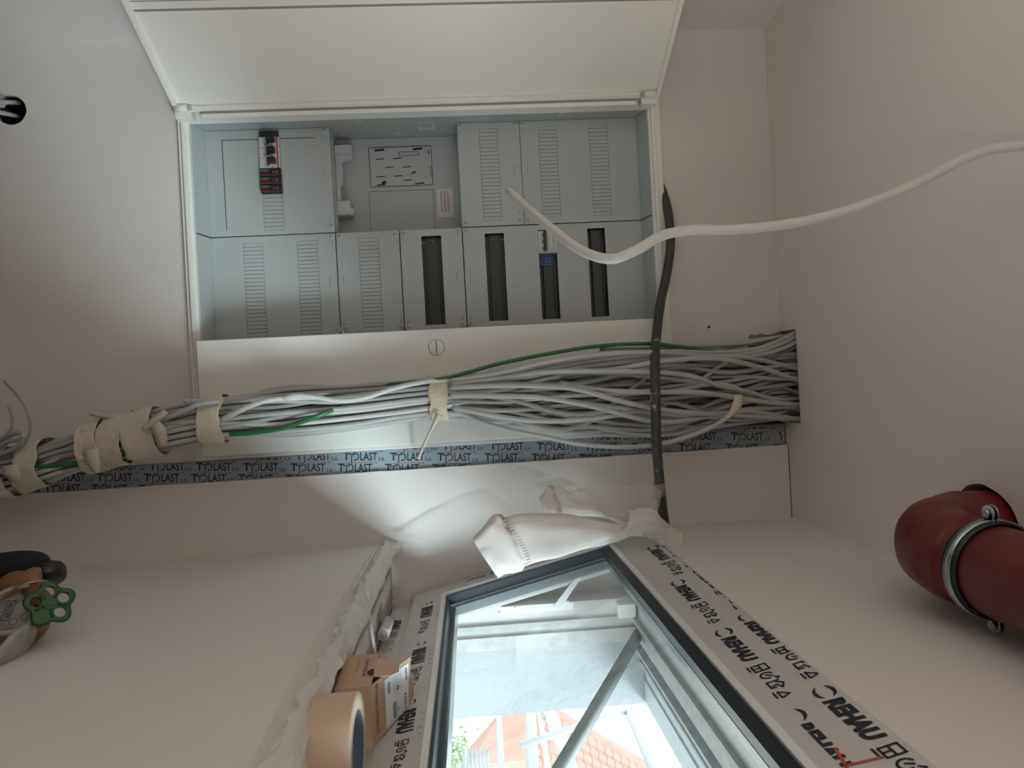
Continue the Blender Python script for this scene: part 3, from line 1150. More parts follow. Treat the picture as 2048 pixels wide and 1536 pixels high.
def sbox(mb, s0, s1, t0, t1, w0, w1):
    vs = [S(s, t, w) for s in (s0, s1) for t in (t0, t1) for w in (w0, w1)]
    mb.add(vs, [(0, 1, 3, 2), (4, 6, 7, 5), (0, 4, 5, 1), (2, 3, 7, 6), (0, 2, 6, 4), (1, 5, 7, 3)])
    return mb


SE = 1.55
mb = MB()
sbox(mb, -.078, SE + .078, -.078, -.010, 0, .022)
sbox(mb, -.078, SE + .078, T1 + .010, .4665, 0, .022)
sbox(mb, -.078, -.010, -.010, T1 + .010, 0, .022)
sbox(mb, SE + .010, SE + .078, -.010, T1 + .010, 0, .022)
sbox(mb, -.055, SE + .055, -.052, -.010, .022, .062)
sbox(mb, -.055, SE + .055, T1 + .010, .438, .022, .062)
sbox(mb, -.055, -.010, -.010, T1 + .010, .022, .062)
sbox(mb, SE + .010, SE + .055, -.010, T1 + .010, .022, .062)
sash = mb.build('sash', FILMP, win, bevel=0.0015)
sash['label'] = 'window sash tilted in at the top, under printed protective film'
mb = MB()
for a in ((-.010, SE + .01, -.010, 0), (-.010, SE + .01, T1, T1 + .010), (-.010, 0, 0, T1), (SE, SE + .01, 0, T1)):
    sbox(mb, *a, -.004, .020)
mb.build('glazing_bead', BEAD, sash, bevel=0.0012)
mb = MB()
for a in ((0, SE, 0, .005), (0, SE, T1 - .017, T1), (0, .006, .005, T1 - .017), (SE - .005, SE, .005, T1 - .017)):
    sbox(mb, *a, 0.002, .022)
mb.build('gasket', GASK, sash)
sbox(MB(), 0, SE, 0, T1, .0225, .0265).build('pane', GLASS, sash)
mb = MB()
for a in ((0, SE, 0, .014), (0, SE, T1 - .016, T1), (0, .016, .014, T1 - .016), (SE - .016, SE, .014, T1 - .016)):
    sbox(mb, *a, 0.027, .045)
mb.build('spacer_bar', GASK2, sash)
# film prints
ink = MB()
XD, YD = AL, UPV


def icons(mb, s, t, h):
    """row of small outline signs, each about h high"""
    f = lambda a, b: S(s + a, t + b, -0.0008)
    w = h * 0.13
    stroke(mb, [(0, 0), (h * .85, 0), (h * .85, h), (0, h)], w, f, True)
    stroke(mb, [(h * .1, h * .5), (h * .85, h * .5)], w, f)
    stroke(mb, [(h * .42, 0), (h * .42, h * .5)], w, f)
    stroke(mb, [(-h * .1, -h * .25), (h * .6, -h * .25)], w, f)
    o = h * 1.25
    stroke(mb, [(o + h * .4 * (1 + math.cos(a)), h * .45 + h * .42 * math.sin(a)) for a in [k * .42 + 1.9 for k in range(12)]], w, f)
    stroke(mb, [(o + h * .35, h * .4), (o + h * .55, h * .75)], w, f)
    stroke(mb, [(o + h * .8, h * .8), (o + h * 1.0, h * 1.05), (o + h * 1.15, h * .85)], w, f)
    o = h * 2.6
    stroke(mb, [(o, h * .8), (o, 0), (o + h * .8, 0), (o + h * .8, h * .35)], w, f)
    stroke(mb, [(o, h * .5), (o + h * .5, h * .95), (o + h, h * .7), (o + h * .5, h * .5), (o + h * .6, h * .15)], w, f)
    o = h * 4.0
    stroke(mb, [(o, h * .1), (o + h * .8, h * .1), (o + h * .55, h * .7)], w, f, True)
    stroke(mb, [(o, -h * .18), (o + h * .7, -h * .18)], w, f)


def swoosh(mb, s, t, h):
    """leaf ring open at two corners"""
    f = lambda a, b: S(s + a, t + b, -0.0008)
    n = 14
    for ph in (0.25, math.pi + 0.25):
        P = []
        Q = []
        for k in range(n + 1):
            a = ph + k * 2.5 / n
            th = h * 0.19 * math.sin(math.pi * k / n) ** .8
            P.append((h * .52 * math.cos(a) * 1.15 + h * .55, h * .55 * math.sin(a) + h * .5))
            Q.append(((h * .52 - th) * math.cos(a) * 1.15 + h * .55, (h * .55 - th) * math.sin(a) + h * .5))
        for k in range(n):
            mb.add([f(*P[k]), f(*P[k + 1]), f(*Q[k + 1]), f(*Q[k])], [(0, 1, 2, 3)])


for k in range(4):
    s0 = .135 + .238 * k
    tb_ = (.432, .412, .405, .392)[k]
    row = MB()
    put_text(row, 'REHAU', S(s0, tb_, -0.0008), XD, YD, 0.0175, width=0.082, bold=0.06, shear=0.12)
    if k < 3:
        icons(row, s0 + .098, tb_ + .001, 0.0175)
    swoosh(row, s0 - .029, tb_ - .001, 0.0225)
    if k == 3:
        row = clip_mesh(row, [(S(0, .400, 0), -UPV)])
    ink.add(row.v, row.f)
for k in range(4):
    s0 = .110 + .238 * k
    row = MB()
    tb_ = (.462, .4605, .4485, .4385)[k]
    put_text(row, 'REHAU', S(s0, tb_, -0.0008), XD, YD, 0.0185, width=0.085, bold=0.06, shear=0.12)
    icons(row, s0 + .098, tb_ + .001, 0.0185)
    swoosh(row, s0 - .029, tb_ - .001, 0.0225)
    row = clip_mesh(row, [(S(0, .4622, 0), UPV)])
    ink.add(row.v, row.f)
# lower rail and far stile prints
for k in range(6):
    s0 = -.03 + .238 * k
    icons(ink, s0 + .165, -.045, 0.014)
    put_text(ink, 'REHAU', S(s0 + .075, -.050, -0.0008), XD, YD, 0.022, width=0.07, bold=0.05, shear=0.2)
    swoosh(ink, s0 + .045, -.045, 0.015)
    for q in range(4):
        put_text(ink, 'SICFL'[q], S(s0 + .10 + q * .02, -.020, -0.0008), XD, YD, 0.006)
for k in range(3):
    put_text(ink, 'REHAU', S(-.052, .10 + k * .13, -0.0008), UPV, -XD, 0.013, width=0.05, bold=0.03, shear=0.3)
    put_text(ink, 'OMPA', S(-.052, .045 + k * .13, -0.0008), UPV, -XD, 0.014, width=0.045)
ink.build('film_print', INK, sash)
mb = MB()
f = lambda a, b: S(a, b, -0.0011)
stroke(mb, [(.905, .408), (.93, .404), (.935, .437)], 0.003, f)
stroke(mb, [(.93, .404), (.965, .392)], 0.004, f)
mb.build('red_mark', REDINK, sash)
# fixed frame
mb = MB()
FX0, FX1 = .492, .556
mb.box(FX0, FX1, WY0, WY1 + .02, WZ0 + .005, -.150)
mb.box(FX0, FX1, WY0, WY1 + .02, .345, WZ1)
mb.box(FX0, FX1, 1.568, WY1 + .02, -.150, .345)
mb.box(FX0, FX1, WY0, WY0 + .05, -.150, .345)
ff = mb.build('fixed_frame', FILMP, win, bevel=0.0015)
mb = MB()
mb.box(.530, .545, 1.560, 1.569, -.150, .345)
mb.box(.535, .545, WY0, 1.568, .335, .345)
mb.box(.556, .585, 1.56, 1.62, WZ0, WZ1)
mb.box(.556, .585, WY0, 1.56, .345, WZ1)
mb.box(.556, .585, WY0, 1.56, WZ0, -.150)
mb.build('outer_frame', DUSTF, win)
mb = MB()
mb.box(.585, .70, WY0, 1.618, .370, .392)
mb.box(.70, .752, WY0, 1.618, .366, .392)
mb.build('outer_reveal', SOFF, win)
mb = MB()
mb.box(.590, .600, WY0, 1.617, .352, .370)
mb.box(.625, .632, WY0, 1.617, .350, .370)
mb.box(.655, .662, WY0, 1.617, .358, .370)
mb.build('blind_rail', DUSTF, win)
mb = MB()
mb.box(.49, .492, .70, 1.60, WZ0 + .010, -.155)
# white label strip on the fixed frame below the sash
mb.build('label_strip', mat('white_film_strip', (0.66, 0.63, 0.61), 0.4), ff)
mb = MB()
for k in range(4):
    y = 1.55 - k * .25
    put_text(mb, 'REHAU', (.4895, y - .03, -.187), (0, -1, 0), (0, 0, 1), 0.017, width=0.06, bold=0.05, shear=0.2)
    fn = lambda u, v: (.4895, y - .10 - u, -.190 + v)
    for q in range(8):
        stroke(mb, [(q * .004, 0), (q * .004, .02)], 0.0008 + 0.001 * (q % 2), fn)
    for q in range(4):
        stroke(mb, [(.05, .004 + q * .004), (.085 - q * .004, .004 + q * .004)], 0.0008, fn)
    stroke(mb, [(.10 + .008 * math.cos(t), .010 + .008 * math.sin(t)) for t in [i * math.pi / 8 for i in range(17)]], 0.001, fn)
mb.build('label_print', INK, ff)
# scissor stay on the far jamb
mb = MB()
a, b = at(1000, 1219, Y=1.566), at(1120, 1212, Y=1.566)
mb.box(a.x - .006, a.x + .010, 1.562, 1.568, a.z, b.z + .03)
for px in (997, 1033, 1134):
    c = at(px, 1215 if px < 1100 else 1205, Y=1.563)
    mb.lathe([(0.006, 0), (0.006, 0.002), (0.003, 0.003)], 14, Matrix.Translation((c.x, 1.563, c.z)) @ Matrix.Rotation(math.pi / 2, 4, 'X'))
st_ = mb.build('stay', BEAD, win)
mb = MB()
a, b = at(1118, 1208, Y=1.560), at(1160, 1150, Y=1.560)
d = (b - a).normalized()
e = Vector((0, 1, 0)).cross(d)
q = [a - d * .01 + e * .008, b + e * .005, b - e * .005, a - d * .01 - e * .008]
mb.add([p + Vector((0, w, 0)) for w in (0, -.003) for p in q], [(0, 1, 2, 3), (7, 6, 5, 4), (0, 4, 5, 1), (1, 5, 6, 2), (2, 6, 7, 3), (3, 7, 4, 0)])
mb.build('stay_arm', BEAD, st_)
mb = MB().box(.500, .530, 1.545, 1.568, .300, .340)
mb.build('corner_block', BEAD, win, bevel=.002)
# diagonal bar just outside the frame
bar = MB()
a, b = at(1318, 1192, X=.570), at(1085, 1600, X=.570)
a.y = min(a.y, 1.80)
d = (b - a).normalized()
bar.tube([a - d * 0.0 + d * .23, b], 0.012, 4, flat=0.45)
o = bar.build('diagonal_bar', SCAF, None)
tag(o, 'dusty grey bar running diagonally outside the window pane', 'bar')

# sill: board, brown paper edge, crumpled film
mb = MB().box(XR - .004, .492, WY0, 1.6385, WZ0 - .003, WZ0 + .003)
struct(mb.build('trim_6', SILLW))
paper = MB()
rows = []
for i in range(60):
    y = 1.635 - i * (1.635 + .12) / 59
    r = []
    for j in range(8):
        x = .405 + .0105 * j
        r.append((x, y, WZ0 + .0045 + .0015 * noise.noise((x * 30, y * 20, 0))))
    rows.append(r)
paper.grid(rows)
o = paper.build('sill_paper', SILLM, None, solid=.0006)
tag(o, 'brown paper strip lying along the window sill', 'paper')

# crumpled masking film folded over the sill edge
rows = []
NI, NJ = 420, 30
for i in range(NI + 1):
    y = 1.645 - i * (1.645 + .14) / NI
    r = []
    lift = .006 + .010 * abs(noise.noise((y * 9, 3.1, 0))) + .006 * abs(noise.noise((y * 28, 1.1, 4)))
    wide = .034 + .030 * noise.noise((y * 7, 8, 1))
    drop = .003 + .016 * abs(noise.noise((y * 5, 2, 7))) + .012 * abs(noise.noise((y * 25, 2, 9)))
    for j in range(NJ + 1):
        t = j / NJ
        if t < .4:
            k = t / .4
            x = XR - .004 - .010 * math.sin(k * math.pi / 2) * abs(noise.noise((y * 11, k, 5))) - .003
            z = WZ0 - drop * (1 - k)
        else:
            k = (t - .4) / .6
            x = XR - .004 + wide * k
            z = WZ0 + .005 + lift * math.sin(math.pi * min(1, k * 1.0)) * (1 if k < 1 else 0)
        w = noise.noise((x * 55 + y * 12, y * 16, z * 55))
        w2 = noise.noise((x * 90 + 9, y * 44 + x * 60, z * 90))
        x += -.004 * abs(w) * (1 if t < .5 else .2)
        z += .008 * (.45 - abs(w) * 1.6) + .0028 * (.4 - abs(w2) * 1.4) + (.0 if t < .4 else .002)
        if t > .4:
            z = max(z, WZ0 + .0045)
        if y > 1.6 and t > .4:
            z += (y - 1.6) * .5
        r.append((x, min(y, 1.636) if x < XR else min(y, 1.636), z))
    rows.append(r)
o = MB().grid(rows, False).build('masking_film', FILM3, None)
tag(o, 'crumpled white masking film folded over the window sill edge', 'plastic film')
# thin clear film hanging from the sill edge down the window wall
rows = []
edge = catmull([Vector((x, y, 0)) for x, y in ((790, 1052), (742, 1110), (690, 1190), (640, 1268), (590, 1355), (545, 1445), (490, 1560))], 12)
for p in edge:
    e = at(p.x, p.y, X=XR)
    r = []
    for j in range(9):
        z = e.z + (WZ0 + .004 - e.z) * j / 8
        r.append((XR - .0035 - .003 * abs(noise.noise((e.y * 22, z * 30, 2))), min(e.y, 1.63), z + .0025 * noise.noise((e.y * 30, 5, j * .3)) * (1 - j / 8)))
    rows.append(r)
o = MB().grid(rows).build('hanging_film', FILM, None)
tag(o, 'clear film skirt hanging down the wall below the window sill', 'plastic film')
# loose ribs of film on the sill and standing off the wall
for (P, r_, lab) in (([(742, 1245, 1.30), (746, 1280, 1.24), (752, 1310, 1.19)], .004, 'pale film strip lying across the sill beside the cardboard box'),
                     ([(735, 1180, 1.36), (738, 1215, 1.30), (745, 1262, 1.235)], .003, 'narrow film strip hanging from the crumpled sill film'),):
    pts = catmull([at(x, y, Z=WZ0 + .012) for x, y, Y in P], 6)
    o = MB().tube(pts, [r_ * (0.6 + .5 * math.sin(i * 1.7) ** 2) for i in range(len(pts))], 6, flat=.3).build('film_strip', FILM3)
    tag(o, lab, 'plastic film')
pts = catmull([at(x, y, X=XR - .012) for x, y in ((706, 1180), (722, 1150), (740, 1118), (755, 1096))], 6)
o = MB().tube(pts, [.0012, .002, .0026, .003] * 4 + [.002] * (len(pts) - 16) if len(pts) > 16 else .002, 5, flat=.4).build('film_strip', FILM3)
tag(o, 'thin white film edge curling off the wall beside the sill', 'plastic film')


def sheet(name, outline_rows, material, label, cat, wob=.002, sub=10, thick=0.0, seed=0):
    """rows of (px, py, Y) points, smoothed both ways into a cloth-like sheet"""
    R = [catmull([at(x, y, Y=Y) for x, y, Y in r], sub) for r in outline_rows]
    cols = list(zip(*R))
    cols = [catmull(c, sub) for c in cols]
    rows = [list(r) for r in zip(*cols)]
    for r in rows:
        for p in r:
            w = noise.noise(p * 30 + Vector((seed, 0, 0))) + .5 * noise.noise(p * 90)
            p.y += wob * w
    o = MB().grid(rows).build(name, material, None, solid=thick)
    return tag(o, label, cat)


sheet('jamb_film', [
    [(786, 1060, 1.628), (806, 1078, 1.632), (840, 1085, 1.632), (870, 1110, 1.632), (955, 1115, 1.630)],
    [(792, 1072, 1.628), (845, 1040, 1.632), (880, 1060, 1.632), (930, 1080, 1.632), (990, 1095, 1.630)],
    [(800, 1078, 1.628), (866, 1022, 1.632), (915, 1035, 1.632), (970, 1045, 1.632), (1020, 1060, 1.630)],
    [(800, 1076, 1.628), (900, 1008, 1.632), (968, 983, 1.632), (1000, 1000, 1.632), (1030, 1024, 1.630)]],
    FILM, 'clear thin film taped flat to the wall beside the window recess', 'plastic film', wob=.002, sub=8)

# ------------------------------------------------------------------ cardboard box on the sill
boxt = thing('cardboard_box', (.42, .98, WZ0 + .006), 'small open brown cardboard screw box with label on its raised lid', 'box')
zb = WZ0 + .0075
zt = -.150
A = Vector((.387, .941, zb))
Bq = Vector((.377, 1.030, zb))
Cq = Vector((.4640, .936, zb))
Dq = Bq + (Cq - A)
th = .0016


def wallq(mb, p, q, z0, z1, inner):
    d = (q - p).normalized()
    n_ = Vector((-d.y, d.x, 0)) * (th if inner else -th)
    vs = [p.copy(), q.copy(), q + n_, p + n_]
    lo = [Vector((v.x, v.y, z0)) for v in vs]
    hi = [Vector((v.x, v.y, z1)) for v in vs]
    mb.add(lo + hi, [(0, 1, 2, 3), (7, 6, 5, 4), (0, 4, 5, 1), (1, 5, 6, 2), (2, 6, 7, 3), (3, 7, 4, 0)])


mb = MB()
wallq(mb, A, Bq, zb, zt, False)
wallq(mb, Bq, Dq, zb, zt, False)
wallq(mb, Dq, Cq, zb, zt, False)
wallq(mb, Cq, A, zb, zt, False)
q = [A, Bq, Dq, Cq]
mb.add([v for v in q] + [v + Vector((0, 0, th)) for v in q], [(0, 1, 2, 3), (7, 6, 5, 4), (0, 1, 5, 4), (1, 2, 6, 5), (2, 3, 7, 6), (3, 0, 4, 7)])
mb.build('carton', CARD, boxt)
# lid hinged on the near face's upper edge
hA, hC = Vector((A.x, A.y, zt)), Vector((Cq.x, Cq.y, zt))
ex = (hC - hA).normalized()
fA, fC = at(821, 1302, X=.385), at(839, 1438, X=.462)
ey = (fA - hA)
ey = (ey - ex * ey.dot(ex))
LL = ey.length * 1.03
ey.normalize()
ez = ex.cross(ey)
if ez.y > 0:
    ez = -ez
Lw = (hC - hA).length
LP = lambda u, v, w=0.0: hA + ex * u + ey * v + ez * w
mb = MB()
outl = [(0, 0), (Lw * .97, 0), (Lw * .86, LL * .86), (Lw * .83, LL * .90), (Lw * .74, LL), (Lw * .34, LL * 1.02), (Lw * .32, LL * .93), (-.001, LL * .97), (-.001, LL * .2)]
mb.prism(outl, 0, -th, LP)
lid = mb.build('lid', CARD, boxt)
mb = MB()
mb.prism([(.005, LL * .30), (Lw * .90, LL * .30), (Lw * .83, LL * .85), (.005, LL * .90)], .0004, .0002, LP)
lab_ = mb.build('label', PAPER, lid)
mb = MB()
o = LP(.012, LL * .09, .0006)
put_text(mb, 'marcopol', o, ex, ey, 0.0085, width=Lw * .68, bold=0.0)
stroke(mb, [(.0055 + .0035 * math.cos(t), LL * .09 + .004 + .0038 * math.sin(t)) for t in [i * math.pi / 8 for i in range(17)]], 0.0008, lambda a, b: LP(a, b, .0006))
stroke(mb, [(.0035, LL * .09 + .004), (.0075, LL * .09 + .004)], .0008, lambda a, b: LP(a, b, .0006))
stroke(mb, [(.0055, LL * .09 + .002), (.0055, LL * .09 + .006)], .0008, lambda a, b: LP(a, b, .0006))
mb.build('lid_print', LILAC, lid)
mb = MB()
put_text(mb, 'GHS', LP(.009, LL * .80, .0008), ex, ey, 0.0055, width=.017, bold=.01)
put_text(mb, '3.5x35', LP(Lw * .54, LL * .76, .0008), ex, ey, 0.005, width=.022, bold=.015)
put_text(mb, '200', LP(Lw * .68, LL * .58, .0008), ex, ey, 0.003, width=.006, bold=.02)
fl = lambda a, b: LP(a, b, .0008)
stroke(mb, [(Lw * .35 + .0022 * math.cos(t), LL * .60 + .0026 * math.sin(t)) for t in [i * math.pi / 5 for i in range(11)]], 0.0013, fl)
for q in range(13):
    stroke(mb, [(Lw * .56 + q * .0017, LL * .47), (Lw * .56 + q * .0017, LL * .55)], 0.0005 + .0005 * (q % 2), fl)
stroke(mb, [(Lw * .60, LL * .72), (Lw * .8, LL * .72)], .0005, fl)
mb.build('label_print', INK, lab_)
mb = MB()
for q in range(9):
    stroke(mb, [(.012 + q * .0017, LL * .36), (.012 + q * .0017, LL * .42)], 0.0006 + .0004 * (q % 2), fl)
for q in range(5):
    stroke(mb, [(.008, LL * (.50 + q * .045)), (.03 + .004 * (q % 3), LL * (.50 + q * .045))], 0.0004, fl)
mb.build('label_small_print', LILAC, lab_)
# side flap standing up from the room-side face, and print on that face
fd = (Bq - A).normalized()
mb = MB()
p0 = Vector((A.x, A.y, zt)) + fd * .026
P_ = lambda u, v, w: p0 + fd * u + Vector((.18, 0, 1)).normalized() * v + Vector((1, 0, 0)) * w
mb.prism([(0, 0), (.050, 0), (.046, .020), (.036, .032), (.018, .033), (.006, .022)], 0, th, P_)
mb.build('flap', mat('lit_card', (0.58, 0.42, 0.31), 0.8), boxt)  # paler cardboard copy, light on the flap put into its colour
mb = MB()
nf = Vector((-fd.y, fd.x, 0))
if nf.x > 0:
    nf = -nf
pf = lambda u, v: A + fd * u + Vector((0, 0, v)) + nf * (th + .0004)
put_text(mb, 'marcopol', pf(.072, .033), -fd, (0, 0, 1), 0.005, width=.046, bold=.02)
put_text(mb, 'marcopol.com', pf(.072, .022), -fd, (0, 0, 1), 0.003, width=.034)
mb.build('side_print', LILAC, boxt)
mb = MB()
half = [(.034 + .008 * math.cos(t), zt - zb - .008 * math.sin(t) * 1.1) for t in [i * math.pi / 10 for i in range(11)]]
mb.add([pf(a, b) for a, b in half], [tuple(range(11))])
mb.build('thumb_cut', DARK, boxt)
mb = MB()
pn = lambda u, v: A + ex * u + Vector((0, 0, v)) - Vector((-ex.y, ex.x, 0)) * (th + .0004)
stroke(mb, [(.050, .014), (.066, .014), (.058, .028)], .0012, pn, True)
for q in range(4):
    stroke(mb, [(.040, .026 + q * .002), (.048, .026 + q * .002)], .0006, pn)
mb.build('front_print', LILAC, boxt)

# ------------------------------------------------------------------ tape roll
roll = thing('tape_roll', (.405, .815, WZ0 + .006), 'wide roll of cream adhesive tape lying flat on the sill', 'tape roll')
RM = Matrix.Translation((.402, .815, WZ0 + .0095))
MB().lathe([(.038, 0), (.0575, 0), (.058, .001), (.058, .047), (.0575, .048), (.038, .048)], 64, RM, close=True).build('tape_winding', mat('cream_tape_side', (0.62, 0.47, 0.34), 0.55), roll)
MB().lathe([(.0362, .001), (.038, .001), (.038, .0485), (.0362, .0485)], 48, RM, close=True).build('core', mat('blue_grey_core', (0.10, 0.14, 0.20), 0.4), roll)
mb = MB()
for q in range(5):
    a = 2.2 + q * .5
    put_text(mb, 'TAPE'[q % 4], RM @ Vector((.0358 * math.cos(a), .0358 * math.sin(a), .02)), (-math.sin(a), math.cos(a), 0), (0, 0, 1), .01)
mb.build('core_print', DWHITE, roll)

# small white plastic roll (a sleeve) on the fixed frame
sl_ = thing('plastic_sleeve', (.45, 1.28, WZ0), 'small white plastic tube with grey core lying against the frame', 'tube')
a, b = at(800, 1262, Y=1.36), at(806, 1228, Y=1.44)
a, b = Vector((.462, 1.355, WZ0 + .018)), Vector((.462, 1.43, WZ0 + .018))
MB().tube([a, b], .0115, 20).build('sleeve', PVC, sl_)
MB().tube([a - (b - a) * .03, a + (b - a) * .02], .0085, 16).build('sleeve_core', GREY2, sl_)

# ================================================================== CABLES
# stations down the bundle: image column, image row of its middle, distance, half width (m), half depth (m)
ST = [(-140, 985, 1.50, .048, .040), (-40, 955, 1.50, .046, .040), (45, 940, 1.51, .043, .040), (110, 918, 1.51, .041, .040), (190, 893, 1.52, .044, .038), (300, 865, 1.52, .044, .038),
      (430, 839, 1.525, .044, .036), (560, 826, 1.53, .050, .034), (700, 815, 1.535, .048, .034), (878, 795, 1.545, .043, .035),
      (1000, 795, 1.55, .060, .032), (1150, 790, 1.56, .083, .028), (1320, 783, 1.575, .098, .026), (1450, 770, 1.59, .092, .030),
      (1550, 757, 1.615, .094, .028), (1610, 754, 1.638, .094, .022), (1760, 750, 1.640, .086, .020)]
NC = 44
slots = []
k = 0
ga = math.pi * (3 - math.sqrt(5))
for k in range(NC):
    r = math.sqrt((k + .5) / NC)
    slots.append((r * math.cos(k * ga), r * math.sin(k * ga)))
rnd = random.Random(11)
assign = list(range(NC))
tracks = [[] for _ in range(NC)]
for si, s_ in enumerate(ST):
    if si:
        # cables drift: each picks the free slot nearest to a jittered copy of its last place
        jit = .22 if 1000 < s_[0] < 1500 else .12
        want = []
        for c in range(NC):
            u, v = slots[assign[c]]
            want.append((u + rnd.gauss(0, jit), v + rnd.gauss(0, jit)))
        order = list(range(NC))
        rnd.shuffle(order)
        free = set(range(NC))
        new = [0] * NC
        for c in order:
            b = min(free, key=lambda q: (slots[q][0] - want[c][0]) ** 2 + (slots[q][1] - want[c][1]) ** 2)
            free.discard(b)
            new[c] = b
        assign = new
    px, py, Y, h, d = s_
    cc = at(px, py, Y=Y)
    for c in range(NC):
        u, v = slots[assign[c]]
        if s_[0] > 1100:
            # flatter, boxier spread towards the ceiling
            u = max(-1, min(1, u * 1.12))
        tracks[c].append(Vector((cc.x + u * h, cc.y + v * d, cc.z)))
GRP = 'grey cables of the big bundle'
front = sorted(range(NC), key=lambda c: tracks[c][8].y)
ends_at = {front[3]: 4, front[9]: 3, front[15]: 5}
for c in range(NC):
    pts = tracks[c]
    if c in ends_at:
        pts = pts[ends_at[c]:]
    if c not in ends_at:
        low = pts[0]
        pts = [Vector((low.x + .02, low.y + .03, ZF + .02)), Vector((low.x + .01, low.y + .01, (low.z + ZF) / 2))] + pts
    path = catmull(pts, 6)
    path = [p for p in path if p.z < ZC + .26]
    green = c in (front[-6], )
    r = .0053 if c % 4 else .0047
    mtl = CABG if c % 5 else CABG2
    if c % 7 == 0:
        mtl = CABW
    o = MB().tube(path, r, 9).build('cable', mtl)
    tag(o, 'grey sheathed cable running down within the taped bundle', 'cable', GRP)


def cable(P, r, material, label, n=8, name='cable', cat='cable', group=None):
    o = MB().tube(pxpath(P, n), r, 12).build(name, material)
    return tag(o, label, cat, group)


# the ones that can be told apart
cable([(1640, 640, 1.60), (1597, 668, 1.60), (1560, 690, 1.585), (1500, 710, 1.575), (1420, 702, 1.56), (1310, 688, 1.555), (1200, 692, 1.55), (1100, 707, 1.545), (1000, 727, 1.54), (935, 745, 1.525), (880, 758, 1.515), (790, 768, 1.53), (720, 775, 1.56)],
      .0042, CABGR, 'green cable arching along the left edge of the bundle, upper half')
cable([(700, 805, 1.53), (645, 828, 1.490), (600, 845, 1.490), (555, 858, 1.495), (500, 866, 1.502), (440, 870, 1.507), (380, 880, 1.507), (320, 886, 1.505), (240, 905, 1.50), (180, 918, 1.50), (110, 942, 1.498), (40, 962, 1.498), (-60, 985, 1.49)],
      .0050, CABGR, 'green cable crossing the bundle diagonally below its middle tape band')
cable([(320, 878, 1.50), (240, 905, 1.49), (180, 920, 1.485), (120, 930, 1.48), (60, 935, 1.48), (-50, 955, 1.48)], .0050, CABGR, 'second green cable at the lower taped end of the bundle')
cable([(1650, 665, 1.61), (1597, 690, 1.60), (1540, 715, 1.585), (1470, 727, 1.57), (1400, 722, 1.56), (1310, 700, 1.56), (1200, 700, 1.555)], .0048, CABGR2, 'dark grey green cable near the ceiling opening')
for k_, (a, b, c) in enumerate((((1640, 620), (1590, 664), (1540, 689)), ((1640, 630), (1592, 672), (1545, 694)), ((1640, 640), (1594, 682), (1550, 702)))):
    cable([(a[0], a[1], 1.60), (b[0], b[1], 1.592), (c[0], c[1], 1.58), (1500, 700 + k_ * 6, 1.57), (1430, 705 + 6 * k_, 1.56), (1310, 703 + 8 * k_, 1.545), (1180, 716 + 8 * k_, 1.53), (1050, 738 + 8 * k_, 1.53), (960, 756 + 6 * k_, 1.525), (880, 772 + k_ * 5, 1.52)],
          .0050, CABG, 'grey cable curving into the left corner of the ceiling opening, ' + ['outermost of three', 'middle of three', 'innermost of three'][k_])
hc = thing('cable', (0, 1.5, .4), 'grey cable sagging out of the bundle, its end wrapped in cream tape', 'cable')
MB().tube(pxpath([(905, 815, 1.525), (960, 842, 1.515), (1020, 860, 1.505), (1090, 874, 1.50), (1160, 888, 1.50), (1240, 894, 1.50), (1320, 888, 1.495), (1390, 868, 1.49), (1440, 845, 1.485), (1465, 825, 1.483)], 8), .0052, 12).build('sheath', CABG, hc)
fl_ = catmull([at(x, y, Y=Y) for x, y, Y in ((1452, 838, 1.481), (1468, 822, 1.479), (1476, 805, 1.477), (1478, 789, 1.476))], 6)
mb = MB()
rows = []
for i, p in enumerate(fl_):
    w = .007 + .004 * math.sin(i / len(fl_) * 3.0)
    rows.append([p + Vector((0, 0, -w)), p + Vector((0, -.004, 0)), p + Vector((0, 0, w))])
mb.grid(rows)
mb.build('tape_flag', TAPE, hc, solid=.0006)
cable([(445, 838, 1.49), (470, 826, 1.477), (500, 812, 1.476), (540, 800, 1.48), (600, 796, 1.50), (660, 800, 1.51)], .0056, CABW, 'light cable bulging out right of the second tape band')
cable([(560, 800, 1.49), (590, 791, 1.482), (630, 794, 1.482), (680, 801, 1.485), (730, 795, 1.49), (790, 776, 1.50), (860, 762, 1.515), (930, 760, 1.52)], .0055, CABW, 'light cable looping up along the left side of the bundle below the middle band')
cable([(450, 808, 1.52), (500, 795, 1.53), (545, 779, 1.535), (600, 773, 1.535), (660, 775, 1.54), (720, 779, 1.54), (790, 775, 1.54)], .0052, CABG, 'grey cable bowing away from the bundle towards the door')
